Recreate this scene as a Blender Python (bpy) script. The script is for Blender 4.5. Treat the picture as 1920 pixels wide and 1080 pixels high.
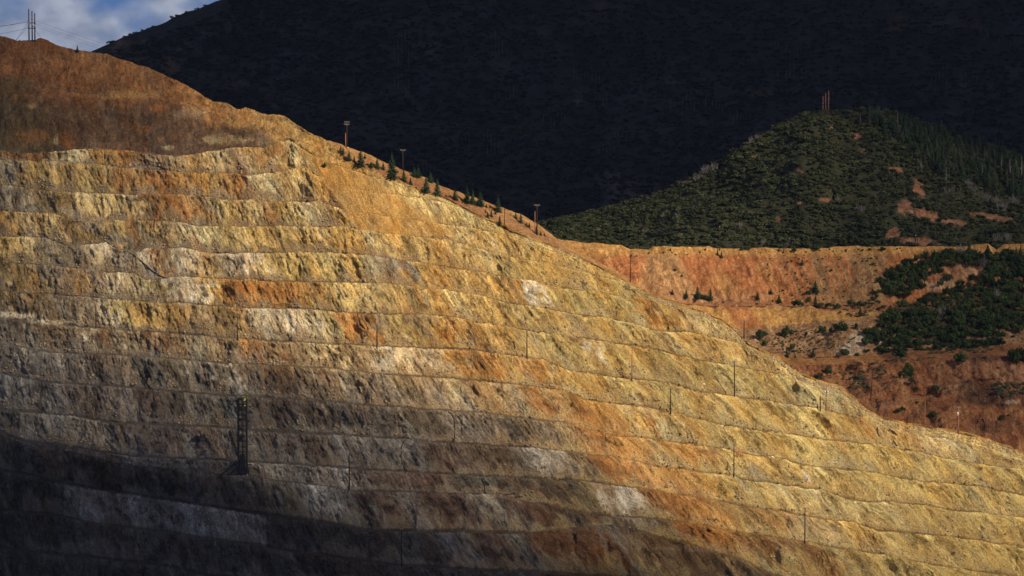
import bpy, math, random
import numpy as np
from mathutils import Vector

for o in list(bpy.data.objects):
    bpy.data.objects.remove(o)
random.seed(7)
RNG = np.random.RandomState(11)
SC = bpy.context.scene
COL = SC.collection

# ---------------------------------------------------------------- camera
F = 5444.0                      # focal length in photo pixels (1920 wide)
PITCH = math.atan(390.0 / F)    # looking slightly down: eye level lies high in the picture
cam_d = bpy.data.cameras.new('camera')
cam = bpy.data.objects.new('camera', cam_d)
COL.objects.link(cam)
cam_d.sensor_width = 36.0
cam_d.lens = F * 36.0 / 1920.0
cam_d.clip_start = 1.0
cam_d.clip_end = 60000.0
cam.location = (0, 0, 0)
cam.rotation_euler = (math.pi / 2 - PITCH, 0, 0)
SC.camera = cam
CP, SP = math.cos(PITCH), math.sin(PITCH)

# ---------------------------------------------------------------- light
SUN_EL = math.radians(34)
SUN_AZ = math.radians(132)      # from +Y clockwise: behind the camera, to the right
SUN = np.array([math.sin(SUN_AZ) * math.cos(SUN_EL), math.cos(SUN_AZ) * math.cos(SUN_EL), math.sin(SUN_EL)])
sd = bpy.data.lights.new('sun', 'SUN')
sd.energy = 4.9
sd.angle = math.radians(0.5)
sd.color = (1.0, 0.845, 0.60)
so = bpy.data.objects.new('sun', sd)
COL.objects.link(so)
so.rotation_euler = Vector(SUN).to_track_quat('Z', 'Y').to_euler()

W = bpy.data.worlds.new('World')
SC.world = W
W.use_nodes = True
nt = W.node_tree
nt.nodes.clear()
wo = nt.nodes.new('ShaderNodeOutputWorld')
bg = nt.nodes.new('ShaderNodeBackground')
sky = nt.nodes.new('ShaderNodeTexSky')
sky.sky_type = 'NISHITA'
sky.sun_disc = False
sky.sun_elevation = SUN_EL
sky.sun_rotation = SUN_AZ
sky.altitude = 2000
sky.air_density = 1.0
sky.dust_density = 0.3
sky.ozone_density = 3.0
bg.inputs['Strength'].default_value = 0.05
tc = nt.nodes.new('ShaderNodeTexCoord')
mp = nt.nodes.new('ShaderNodeMapping')
mp.inputs['Scale'].default_value = (1, 1, 1.5)
mp.inputs['Location'].default_value = (0.37, 0.11, 0.1)
nz = nt.nodes.new('ShaderNodeTexNoise')
nz.inputs['Scale'].default_value = 30.0
nz.inputs['Detail'].default_value = 7.0
nz.inputs['Roughness'].default_value = 0.46
nz.inputs['Distortion'].default_value = 0.25
rp = nt.nodes.new('ShaderNodeValToRGB')
rp.color_ramp.elements[0].position = 0.39
rp.color_ramp.elements[1].position = 0.55
rp.color_ramp.elements[0].color = (0, 0, 0, 1)
rp.color_ramp.elements[1].color = (1, 1, 1, 1)
nz2 = nt.nodes.new('ShaderNodeTexNoise')
nz2.inputs['Scale'].default_value = 60.0
nz2.inputs['Detail'].default_value = 5.0
rp2 = nt.nodes.new('ShaderNodeValToRGB')
rp2.color_ramp.elements[0].position = 0.3
rp2.color_ramp.elements[1].position = 0.75
rp2.color_ramp.elements[0].color = (3.0, 3.7, 5.4, 1)
rp2.color_ramp.elements[1].color = (8.2, 8.9, 10.8, 1)
mul = nt.nodes.new('ShaderNodeMix'); mul.data_type = 'RGBA'; mul.blend_type = 'MULTIPLY'
mul.inputs[0].default_value = 1.0
mul.inputs[7].default_value = (0.19, 0.33, 0.80, 1)
mx = nt.nodes.new('ShaderNodeMix'); mx.data_type = 'RGBA'
L = nt.links.new
L(tc.outputs['Generated'], mp.inputs['Vector'])
L(mp.outputs[0], nz.inputs['Vector']); L(mp.outputs[0], nz2.inputs['Vector'])
L(nz.outputs['Fac'], rp.inputs[0]); L(nz2.outputs['Fac'], rp2.inputs[0])
L(sky.outputs[0], mul.inputs[6])
L(rp.outputs[0], mx.inputs[0]); L(mul.outputs[2], mx.inputs[6]); L(rp2.outputs[0], mx.inputs[7])
L(mx.outputs[2], bg.inputs['Color']); L(bg.outputs[0], wo.inputs[0])

SC.view_settings.view_transform = 'Standard'
SC.view_settings.look = 'None'
SC.view_settings.exposure = 0.18
SC.view_settings.gamma = 1.0
SC.render.engine = 'CYCLES'
SC.render.resolution_x = 1024
SC.render.resolution_y = 576

# ---------------------------------------------------------------- helpers
def unproj(u, y, D):
    """world point seen at photo pixel (u, y) at forward distance D"""
    a = (np.asarray(u, float) - 960.0) / F
    b = (540.0 - np.asarray(y, float)) / F
    dy = CP + b * SP
    dz = -SP + b * CP
    k = D / dy
    return np.stack(np.broadcast_arrays(a * k, dy * k, dz * k), -1)

def proj(P):
    x, y, z = P[..., 0], P[..., 1], P[..., 2]
    zc = y * CP - z * SP
    yc = y * SP + z * CP
    return 960 + F * x / zc, 540 - F * yc / zc

_RG = np.random.RandomState(5)
_PERM = _RG.permutation(4096).astype(np.int32)
_ANG = _RG.rand(4096) * 2 * math.pi
_GX, _GY = np.cos(_ANG).astype(np.float32), np.sin(_ANG).astype(np.float32)
def noise(x, y, seed=0):
    """2-D gradient noise, about -1..1"""
    x, y = np.broadcast_arrays(np.asarray(x, np.float64), np.asarray(y, np.float64))
    ix = np.floor(x); iy = np.floor(y)
    fx = (x - ix).astype(np.float32); fy = (y - iy).astype(np.float32)
    ix = ix.astype(np.int32); iy = iy.astype(np.int32)
    ux = fx * fx * fx * (fx * (fx * 6 - 15) + 10); uy = fy * fy * fy * (fy * (fy * 6 - 15) + 10)
    so = (seed * 7919) & 4095
    r = []
    for dx in (0, 1):
        px_ = _PERM[(ix + dx + so) & 4095]
        for dy in (0, 1):
            g = (px_ + iy + dy) & 4095
            g = _PERM[g]
            r.append(_GX[g] * (fx - dx) + _GY[g] * (fy - dy))
    return 1.5 * ((r[0] * (1 - uy) + r[1] * uy) * (1 - ux) + (r[2] * (1 - uy) + r[3] * uy) * ux)

def fbm(x, y, seed=0, octv=4, gain=0.5):
    s = 0; a = 1.0; t = 0
    for i in range(octv):
        s = s + a * noise(x * 2 ** i + 17.3 * i, y * 2 ** i - 9.1 * i, seed + i); t += a * a; a *= gain
    return s / math.sqrt(t)

def ss(a, b, x):
    t = np.clip((x - a) / (b - a), 0, 1)
    return t * t * (3 - 2 * t)

def poly(pts, U):
    p = np.array(pts, float)
    return np.interp(U, p[:, 0], p[:, 1])

def tag(o, label=None, cat=None, group=None, kind=None):
    if label: o['label'] = label
    if cat: o['category'] = cat
    if group: o['group'] = group
    if kind: o['kind'] = kind
    return o

def mesh_obj(name, V, faces, mat=None, parent=None, smooth=True, cols=None, link=True):
    me = bpy.data.meshes.new(name)
    V = np.asarray(V, np.float32).reshape(-1, 3)
    if isinstance(faces, np.ndarray):
        n, k = faces.shape
        me.vertices.add(len(V)); me.vertices.foreach_set('co', V.ravel())
        me.loops.add(n * k); me.loops.foreach_set('vertex_index', faces.astype(np.int32).ravel())
        me.polygons.add(n)
        me.polygons.foreach_set('loop_start', np.arange(0, n * k, k, dtype=np.int32))
        me.polygons.foreach_set('loop_total', np.full(n, k, np.int32))
        me.update(calc_edges=True)
    else:
        me.from_pydata(V.tolist(), [], faces)
        me.update()
    if smooth:
        me.polygons.foreach_set('use_smooth', np.ones(len(me.polygons), bool))
    if cols is not None:
        for an, arr in cols.items():
            at = me.color_attributes.new(an, 'FLOAT_COLOR', 'POINT')
            c = np.ones((len(V), 4), np.float32); c[:, :arr.shape[-1]] = arr.reshape(len(V), -1)
            at.data.foreach_set('color', c.ravel())
    if mat: me.materials.append(mat)
    o = bpy.data.objects.new(name, me)
    if link: COL.objects.link(o)
    if parent: o.parent = parent
    return o

def grid_faces(nr, nc):
    i = np.arange(nr * nc).reshape(nr, nc)
    return np.stack([i[:-1, :-1], i[1:, :-1], i[1:, 1:], i[:-1, 1:]], -1).reshape(-1, 4)

def grid_normals(P):
    du = np.gradient(P, axis=1); dv = np.gradient(P, axis=0)
    n = np.cross(dv, du)
    n /= np.linalg.norm(n, axis=-1, keepdims=True) + 1e-9
    flip = (n[..., 1] > 0.3) & (n[..., 2] < 0)
    n[flip] *= -1
    return n

# ---------------------------------------------------------------- materials
def new_mat(name):
    m = bpy.data.materials.new(name); m.use_nodes = True
    n = m.node_tree; n.nodes.clear()
    out = n.nodes.new('ShaderNodeOutputMaterial'); b = n.nodes.new('ShaderNodeBsdfPrincipled')
    n.links.new(b.outputs[0], out.inputs[0])
    b.inputs['Roughness'].default_value = 0.95
    b.inputs['Specular IOR Level'].default_value = 0.15
    return m, n, b

def rock_mat(name, fine=0.8, speck=0.5, stretch=(1, 1, 1), rotx=0.0, bump=0.6, bdist=0.6, attr='tone', crack=0.5, flow=False):
    m, n, b = new_mat(name)
    N = n.nodes.new; K = n.links.new
    def noise_(scale, det, rough, vec, dist=0.0):
        t = N('ShaderNodeTexNoise'); t.inputs['Scale'].default_value = scale; t.inputs['Detail'].default_value = det
        t.inputs['Roughness'].default_value = rough; t.inputs['Distortion'].default_value = dist; K(vec, t.inputs['Vector']); return t
    def rng(src, a0, a1, b0, b1):
        r = N('ShaderNodeMapRange'); r.inputs[1].default_value = a0; r.inputs[2].default_value = a1; r.inputs[3].default_value = b0; r.inputs[4].default_value = b1; K(src, r.inputs[0]); return r.outputs[0]
    def mixc(kind, fac, A, B):
        q = N('ShaderNodeMix'); q.data_type = 'RGBA'; q.blend_type = kind
        if hasattr(fac, 'links'): K(fac, q.inputs[0])
        else: q.inputs[0].default_value = fac
        K(A, q.inputs[6]); K(B, q.inputs[7]); return q.outputs[2]
    def mth(op, A, B):
        q = N('ShaderNodeMath'); q.operation = op
        for i, v in enumerate((A, B)):
            if hasattr(v, 'links'): K(v, q.inputs[i])
            else: q.inputs[i].default_value = v
        return q.outputs[0]
    at = N('ShaderNodeAttribute'); at.attribute_name = attr
    tcn = N('ShaderNodeTexCoord'); mpn = N('ShaderNodeMapping')
    mpn.inputs['Scale'].default_value = stretch; mpn.inputs['Rotation'].default_value = (0, rotx, 0)
    K(tcn.outputs['Object'], mpn.inputs[0]); st = mpn.outputs[0]; ob = tcn.outputs['Object']
    if flow:
        fa = N('ShaderNodeAttribute'); fa.attribute_name = 'flow'; K(fa.outputs['Vector'], mpn.inputs[0])
        wn_ = noise_(.07, 3, .5, ob); wm_ = N('ShaderNodeVectorMath'); wm_.operation = 'MULTIPLY_ADD'; wm_.inputs[1].default_value = (7, 3, 7)
        K(wn_.outputs['Color'], wm_.inputs[0]); K(mpn.outputs[0], wm_.inputs[2]); st = wm_.outputs[0]
    nf = noise_(fine * 2.6, 5, .8, ob); ns = noise_(fine, 6, .7, st, .6); nb = noise_(fine * .2, 5, .65, st, .8)
    col = mixc('MULTIPLY', 1.0, at.outputs['Color'], rng(nf.outputs['Fac'], .38, .62, 1 - speck, 1 + speck))
    zone = rng(noise_(.06, 3, .5, ob).outputs['Fac'], .38, .62, .45, 1.0)
    col = mixc('MULTIPLY', zone, col, rng(ns.outputs['Fac'], .36, .64, 1 - speck * 1.1, 1 + speck * .95))
    r2 = N('ShaderNodeValToRGB'); e = r2.color_ramp.elements
    e[0].position = 0.36; e[0].color = (0.66, 0.52, 0.42, 1); e[1].position = 0.62; e[1].color = (1.15, 1.17, 1.2, 1)
    K(nb.outputs['Fac'], r2.inputs[0]); col = mixc('MULTIPLY', .75, col, r2.outputs[0])
    # broken joints: warped cell edges at two sizes
    wv = mixc('ADD', 1.0, st, noise_(fine * .9, 4, .6, ob).outputs['Color'])
    hs = []
    for k, wd in ((.55, .10), (1.5, .12)):
        vo = N('ShaderNodeTexVoronoi'); vo.feature = 'DISTANCE_TO_EDGE'; vo.inputs['Scale'].default_value = fine * k; K(wv, vo.inputs['Vector'])
        lim = rng(vo.outputs['Distance'], 0, wd, 1 - crack, 1)
        msk = mth('MULTIPLY', at.outputs['Alpha'], rng(noise_(fine * .35, 2, .5, ob).outputs['Fac'], .42, .6, 0, 1))
        col = mixc('MULTIPLY', msk, col, lim)
        f1 = N('ShaderNodeTexVoronoi'); f1.inputs['Scale'].default_value = fine * k; K(wv, f1.inputs['Vector']); hs.append(f1)
    K(col, b.inputs['Base Color'])
    facet = mth('MULTIPLY', mth('ADD', hs[0].outputs['Distance'], mth('MULTIPLY', hs[1].outputs['Distance'], .5)), mth('ADD', at.outputs['Alpha'], .12))
    h = mth('ADD', mth('MULTIPLY', facet, -1.1), mth('ADD', mth('MULTIPLY', nf.outputs['Fac'], 1.0), mth('MULTIPLY', ns.outputs['Fac'], 1.4)))
    bp = N('ShaderNodeBump'); bp.inputs['Strength'].default_value = bump; bp.inputs['Distance'].default_value = bdist
    K(h, bp.inputs['Height']); K(bp.outputs[0], b.inputs['Normal'])
    return m

def leaf_mat(name, c1, c2, attr=None):
    m, n, b = new_mat(name)
    N = n.nodes.new; K = n.links.new
    oi = N('ShaderNodeObjectInfo'); g = N('ShaderNodeNewGeometry'); no = N('ShaderNodeTexNoise')
    no.inputs['Scale'].default_value = 1.3; no.inputs['Detail'].default_value = 3
    K(g.outputs['Position'], no.inputs['Vector'])
    ad = N('ShaderNodeMath'); ad.operation = 'ADD'
    K(no.outputs['Fac'], ad.inputs[0])
    sc = N('ShaderNodeMath'); sc.operation = 'MULTIPLY_ADD'; sc.inputs[1].default_value = 0.5; sc.inputs[2].default_value = -0.25
    if attr:
        at = N('ShaderNodeAttribute'); at.attribute_name = attr; K(at.outputs['Color'], sc.inputs[0])
    else:
        K(oi.outputs['Random'], sc.inputs[0])
    K(sc.outputs[0], ad.inputs[1])
    r = N('ShaderNodeValToRGB'); r.color_ramp.elements[0].position = 0.25; r.color_ramp.elements[1].position = 0.75
    r.color_ramp.elements[0].color = (*c1, 1); r.color_ramp.elements[1].color = (*c2, 1)
    K(ad.outputs[0], r.inputs[0]); K(r.outputs[0], b.inputs['Base Color'])
    return m

def flat_mat(name, c, rough=0.8, spec=0.2, var=0.25, scale=2.0):
    m, n, b = new_mat(name)
    N = n.nodes.new; K = n.links.new
    tcn = N('ShaderNodeTexCoord'); no = N('ShaderNodeTexNoise'); no.inputs['Scale'].default_value = scale
    K(tcn.outputs['Object'], no.inputs['Vector'])
    r = N('ShaderNodeValToRGB'); r.color_ramp.elements[0].position = 0.3; r.color_ramp.elements[1].position = 0.7
    r.color_ramp.elements[0].color = (*[x * (1 - var) for x in c], 1); r.color_ramp.elements[1].color = (*[x * (1 + var) for x in c], 1)
    K(no.outputs['Fac'], r.inputs[0]); K(r.outputs[0], b.inputs['Base Color'])
    b.inputs['Roughness'].default_value = rough; b.inputs['Specular IOR Level'].default_value = spec
    return m

M_ROCK = rock_mat('terrace rock', fine=0.5, speck=0.37, stretch=(1, .32, 0.3), bump=1.0, bdist=1.1, crack=.55, flow=True)
M_SLOPE = rock_mat('loose slope earth', fine=0.75, speck=0.40, stretch=(1, 1, 0.30), rotx=0.30, bump=1.0, bdist=0.9, crack=.5)
M_HILL = rock_mat('hill earth', fine=0.4, speck=0.3, bump=0.5, bdist=0.8)
M_MOUNT = rock_mat('mountain earth', fine=0.05, speck=0.35, bump=0.6, bdist=4.0)
M_WOOD = flat_mat('weathered timber', (0.035, 0.020, 0.016), scale=1.0)
M_WOODL = flat_mat('pale timber', (0.30, 0.14, 0.09), scale=1.0)
M_ARM = flat_mat('grey timber', (0.22, 0.20, 0.20), scale=1.0)
M_STEEL = flat_mat('dark painted steel', (0.012, 0.014, 0.022), 0.6, 0.3)
M_GREY = flat_mat('grey steel can', (0.62, 0.64, 0.66), 0.5, 0.4, 0.08)
M_HOSE = flat_mat('black rubber', (0.012, 0.012, 0.013), 0.6, 0.3)
M_WIRE = flat_mat('conductor', (0.022, 0.024, 0.032), 0.8, 0.1)
M_YEL = flat_mat('yellow green lamp housing', (0.62, 0.70, 0.02), 0.5, 0.3, 0.05)
M_CER = flat_mat('glazed ceramic', (0.30, 0.26, 0.25), 0.3, 0.5)
M_CON = leaf_mat('conifer needles', (0.012, 0.026, 0.016), (0.034, 0.060, 0.030))
M_CONL = leaf_mat('pale conifer needles', (0.022, 0.036, 0.023), (0.062, 0.082, 0.045))
M_OAK = leaf_mat('oak leaves', (0.016, 0.032, 0.011), (0.050, 0.078, 0.024))
M_SAGE = leaf_mat('sage leaves', (0.055, 0.068, 0.038), (0.125, 0.14, 0.08))
M_BARK = flat_mat('bark', (0.10, 0.07, 0.05))
M_BARE = flat_mat('bare pale branches', (0.22, 0.20, 0.19))
M_COVER = leaf_mat('hillside leaves', (0.016, 0.024, 0.011), (0.080, 0.092, 0.042), attr='tint')
M_FOREST = leaf_mat('mountain forest leaves', (0.019, 0.023, 0.030), (0.025, 0.030, 0.038), attr='tint')  # bluish leaf colour holds a little of the distance haze
M_STONE = flat_mat('pale stone', (0.50, 0.45, 0.38), var=0.3)
M_STONEW = flat_mat('white stone', (0.75, 0.72, 0.66), var=0.1)

# ---------------------------------------------------------------- the terraced pit wall
STEP = 1.45
U = np.arange(-260, 2200, STEP)
SKY = [(-400, 90), (-120, 60), (0, 67), (20, 72), (33, 78), (67, 76), (78, 72), (90, 76), (100, 80), (117, 88), (150, 95), (200, 101),
       (240, 116), (260, 125), (277, 127), (310, 142), (350, 160), (385, 182), (400, 190), (425, 193), (445, 206), (460, 202), (475, 206),
       (500, 216), (530, 215), (550, 228), (580, 250), (604, 257), (629, 279), (665, 305), (685, 313), (727, 334), (754, 340), (771, 347),
       (802, 360), (824, 365), (865, 385), (902, 406), (930, 416), (957, 431), (990, 442), (1040, 461), (1085, 480), (1130, 503), (1180, 528),
       (1221, 550), (1268, 566), (1293, 575), (1323, 586), (1351, 597), (1379, 620), (1401, 642), (1434, 658), (1461, 669), (1497, 698),
       (1530, 711), (1556, 718), (1579, 725), (1595, 739), (1627, 768), (1650, 779), (1700, 793), (1780, 806), (1850, 822), (1920, 848), (2200, 930)]
LINES = [
 ('Z', [(-260, 140), (0, 143), (80, 168), (150, 176), (190, 174), (275, 177), (330, 185), (380, 212), (450, 232), (520, 250), (570, 268), (640, 300), (2200, 500)]),
 ('A', [(-260, 280), (0, 284), (60, 290), (110, 283), (187, 280), (233, 283), (333, 295), (400, 284), (450, 277), (500, 276), (520, 266), (545, 263), (560, 275), (600, 300), (650, 316), (727, 340), (2200, 600)]),
 ('B', [(-260, 296), (0, 300), (133, 306), (283, 318), (333, 323), (440, 325), (455, 330), (520, 323), (545, 318), (575, 315), (590, 330), (650, 352), (720, 362), (800, 372), (2200, 700)]),
 ('C', [(-260, 344), (0, 347), (36, 350), (55, 355), (120, 361), (250, 366), (333, 365), (402, 370), (416, 376), (472, 376), (550, 380), (600, 380), (650, 396), (774, 412), (854, 424), (893, 430), (949, 441), (1000, 462), (2200, 800)]),
 ('D', [(-260, 392), (0, 395), (70, 400), (111, 402), (140, 420), (203, 415), (278, 415), (333, 418), (375, 425), (472, 426), (560, 425), (630, 426), (657, 428), (727, 438), (777, 444), (838, 451), (900, 467), (960, 483), (1020, 492), (1100, 513), (1150, 525), (2200, 850)]),
 ('E', [(-260, 440), (0, 443), (83, 447), (128, 462), (170, 458), (200, 455), (217, 468), (245, 476), (275, 465), (311, 468), (347, 466), (389, 476), (480, 476), (600, 474), (688, 480), (724, 485), (788, 494), (841, 502), (897, 510), (952, 521), (1002, 529), (1043, 540), (1127, 549), (1171, 559), (1210, 560), (1265, 567), (1307, 580), (2200, 900)]),
 ('F', [(-260, 480), (0, 485), (28, 495), (92, 498), (150, 505), (200, 513), (250, 513), (272, 526), (314, 523), (347, 520), (403, 523), (480, 526), (520, 529), (620, 530), (730, 533), (772, 538), (788, 545), (827, 544), (897, 554), (960, 571), (1007, 576), (1071, 590), (1127, 595), (1182, 608), (1237, 622), (1293, 624), (1349, 636), (1404, 648), (2200, 950)]),
 ('G', [(-260, 535), (0, 547), (111, 554), (250, 565), (347, 570), (416, 575), (480, 580), (535, 579), (605, 583), (647, 588), (730, 591), (785, 590), (855, 595), (897, 606), (960, 615), (990, 622), (1043, 627), (1113, 638), (1190, 649), (1265, 666), (1349, 683), (1460, 702), (1556, 722), (1600, 748), (2200, 980)]),
 ('H', [(-260, 575), (0, 598), (78, 607), (194, 618), (361, 630), (444, 636), (480, 638), (563, 644), (688, 650), (808, 655), (897, 658), (960, 667), (1015, 676), (1071, 695), (1154, 708), (1238, 716), (1293, 732), (1377, 744), (1460, 757), (1549, 771), (1595, 783), (1640, 791), (1686, 799), (1755, 806), (1824, 820), (1915, 850), (2200, 960)]),
 ('I', [(-260, 615), (0, 646), (97, 663), (250, 668), (416, 682), (500, 686), (619, 692), (702, 702), (841, 711), (897, 716), (980, 724), (1057, 733), (1099, 752), (1154, 758), (1210, 766), (1265, 774), (1306, 786), (1360, 800), (1420, 808), (1489, 817), (1564, 828), (1642, 835), (1725, 849), (1781, 863), (1864, 874), (1920, 881), (2200, 940)]),
 ('J', [(-260, 665), (0, 702), (83, 718), (250, 729), (416, 743), (500, 747), (619, 755), (702, 763), (813, 770), (924, 778), (1000, 788), (1055, 794), (1111, 810), (1167, 820), (1236, 826), (1278, 833), (1347, 841), (1420, 856), (1456, 857), (1503, 874), (1573, 881), (1642, 888), (1711, 902), (1753, 906), (1836, 913), (1920, 931), (2200, 995)]),
 ('K', [(-260, 735), (0, 771), (139, 782), (222, 796), (416, 804), (500, 811), (667, 819), (750, 824), (850, 833), (917, 836), (1000, 842), (1069, 849), (1139, 856), (1181, 862), (1228, 876), (1278, 881), (1319, 887), (1375, 894), (1403, 902), (1475, 912), (1539, 919), (1587, 936), (1628, 943), (1670, 942), (1725, 947), (1781, 958), (1837, 963), (1920, 972), (2200, 1040)]),
 ('L', [(-260, 775), (0, 808), (50, 829), (111, 836), (194, 849), (250, 858), (389, 863), (500, 870), (656, 880), (764, 887), (889, 893), (1000, 899), (1097, 904), (1153, 911), (1181, 915), (1236, 922), (1306, 934), (1347, 940), (1389, 951), (1475, 962), (1539, 974), (1600, 980), (1642, 997), (1698, 1001), (1753, 1005), (1823, 1013), (1864, 1020), (1920, 1030), (2200, 1090)]),
 ('M', [(-260, 790), (0, 816), (36, 822), (111, 838), (130, 846), (167, 856), (236, 872), (333, 881), (383, 883), (403, 890), (472, 894), (500, 900), (569, 908), (625, 916), (667, 923), (750, 923), (944, 929), (1000, 946), (1028, 948), (1111, 967), (1153, 970), (1240, 975), (1306, 985), (1333, 990), (1375, 998), (1417, 1003), (1503, 1017), (1559, 1027), (1600, 1033), (1670, 1042), (1739, 1060), (1795, 1067), (1920, 1085), (2200, 1140)]),
 ('N', [(-260, 850), (0, 885), (60, 893), (111, 908), (194, 921), (305, 938), (416, 955), (500, 969), (611, 983), (680, 998), (805, 999), (917, 1001), (1000, 1001), (1060, 992), (1140, 985), (1180, 990), (1250, 1010), (1347, 1038), (1400, 1055), (1450, 1080), (1600, 1105), (1920, 1150), (2200, 1200)]),
 ('O', [(-260, 925), (0, 959), (97, 970), (222, 991), (305, 1001), (416, 1016), (500, 1028), (550, 1038), (639, 1049), (750, 1063), (917, 1072), (1000, 1075), (1200, 1090), (1500, 1140), (2200, 1270)]),
 ('P', [(-260, 1000), (0, 1031), (153, 1047), (236, 1055), (320, 1066), (361, 1077), (500, 1095), (1000, 1140), (1500, 1200), (2200, 1330)]),
 ('Q', [(-260, 1080), (0, 1105), (500, 1170), (1000, 1215), (2200, 1400)]),
 ('R', [(-260, 1160), (0, 1185), (500, 1250), (1000, 1300), (2200, 1480)]),
 ('T', [(-260, 1260), (0, 1285), (500, 1340), (1000, 1390), (2200, 1560)]),
]
def gdist(u): return np.interp(u, [-300, 300, 700, 1000, 1400, 1920, 2300], [1.015, 1.0, 0.995, 1.012, 1.055, 1.125, 1.19])
def wallD(u, y):
    t = (y - 150.0) / F
    return 1398.0 / (1 + t / 0.85) * gdist(u)

skyline = poly(SKY, U)
skyline = skyline + 1.3 * noise(U / 22.0, 0.5, 3) + 0.8 * noise(U / 6.0, 4.5, 4)
yl = [skyline]
names = ['S']
for i, (nm, pts) in enumerate(LINES):
    y = poly(pts, U)
    y = y + 1.3 * noise(U / 45.0, i * 7.7, 21) + 1.1 * noise(U / 13.0, i * 3.3, 22) * (0.4 + ss(-.3, .5, noise(U / 90.0, i * 9.3, 24))) + 0.6 * noise(U / 4.5, i * 3.3, 23)
    prev = yl[-1]
    gap = 2.0 if i < 13 else 6.0
    y = np.where(y > prev + gap, y, prev + gap)
    y = np.maximum(y, skyline + 1.5 * (i + 1))
    yl.append(y); names.append(nm)
NB = len(yl)
Dl = [wallD(U, y) for y in yl]
for i in range(1, NB):   # wider steps out of the plane so that ledges wander
    Dl[i] = Dl[i] + 2.2 * noise(U / 90.0, i * 5.1, 31) * ss(8, 45, yl[i] - yl[0])
crest = [unproj(U, yl[i], Dl[i]) for i in range(NB)]

PAL = dict(
 brn=(.175, .084, .040), brn2=(.235, .118, .054), tanb=(.35, .20, .080), tan=(.46, .285, .105), gold=(.62, .425, .16), dkolive=(.085, .064, .038),
 dkbrn=(.125, .078, .050), rustbrn=(.23, .105, .042), creamol=(.58, .52, .31), yel=(.65, .51, .215), rust=(.42, .185, .060), orange=(.52, .275, .080),
 pink=(.40, .285, .175), pale=(.68, .56, .32), paleg=(.70, .53, .24), grey=(.25, .225, .18), greyt=(.36, .295, .20), greyd=(.15, .13, .105),
 olive=(.46, .365, .155), oliveb=(.24, .175, .080), cream=(.74, .66, .50), white=(.84, .79, .66), chute=(.50, .31, .105), bgrey=(.28, .27, .24),
 ggreen=(.25, .25, .175), dk=(.070, .058, .055), viol=(.22, .20, .215), violp=(.40, .375, .375), olgold=(.56, .43, .17), gravel=(.37, .31, .235),
 dkrust=(.17, .075, .038), brng=(.20, .145, .095), dkg=(.105, .095, .085))
def chutem(u, y):
    l_ = 565 + (y - 290) * .75; r_ = 640 + (y - 290) * 1.38
    e = 5 * noise(u / 9.0, y / 30.0, 47)
    return ss(-4, 10, u - l_ + e) * (1 - ss(-10, 10, u - r_ + e)) * ss(268, 285, y) * (1 - ss(436, 446, y))
def base_field(u, y):
    xs_ = [0, 250, 500, 800, 1100, 1400, 1920]
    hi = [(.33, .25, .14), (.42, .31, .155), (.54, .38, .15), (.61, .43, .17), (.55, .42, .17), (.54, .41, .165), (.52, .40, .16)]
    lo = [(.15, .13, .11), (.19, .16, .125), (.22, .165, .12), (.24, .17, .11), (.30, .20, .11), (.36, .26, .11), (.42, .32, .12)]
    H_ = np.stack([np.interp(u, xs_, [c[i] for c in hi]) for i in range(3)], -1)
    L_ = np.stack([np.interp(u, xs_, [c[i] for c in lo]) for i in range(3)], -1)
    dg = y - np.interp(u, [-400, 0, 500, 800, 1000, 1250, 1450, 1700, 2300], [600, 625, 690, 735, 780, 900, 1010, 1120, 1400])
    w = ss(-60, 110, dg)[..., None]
    return H_ * (1 - w) + L_ * w
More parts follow.
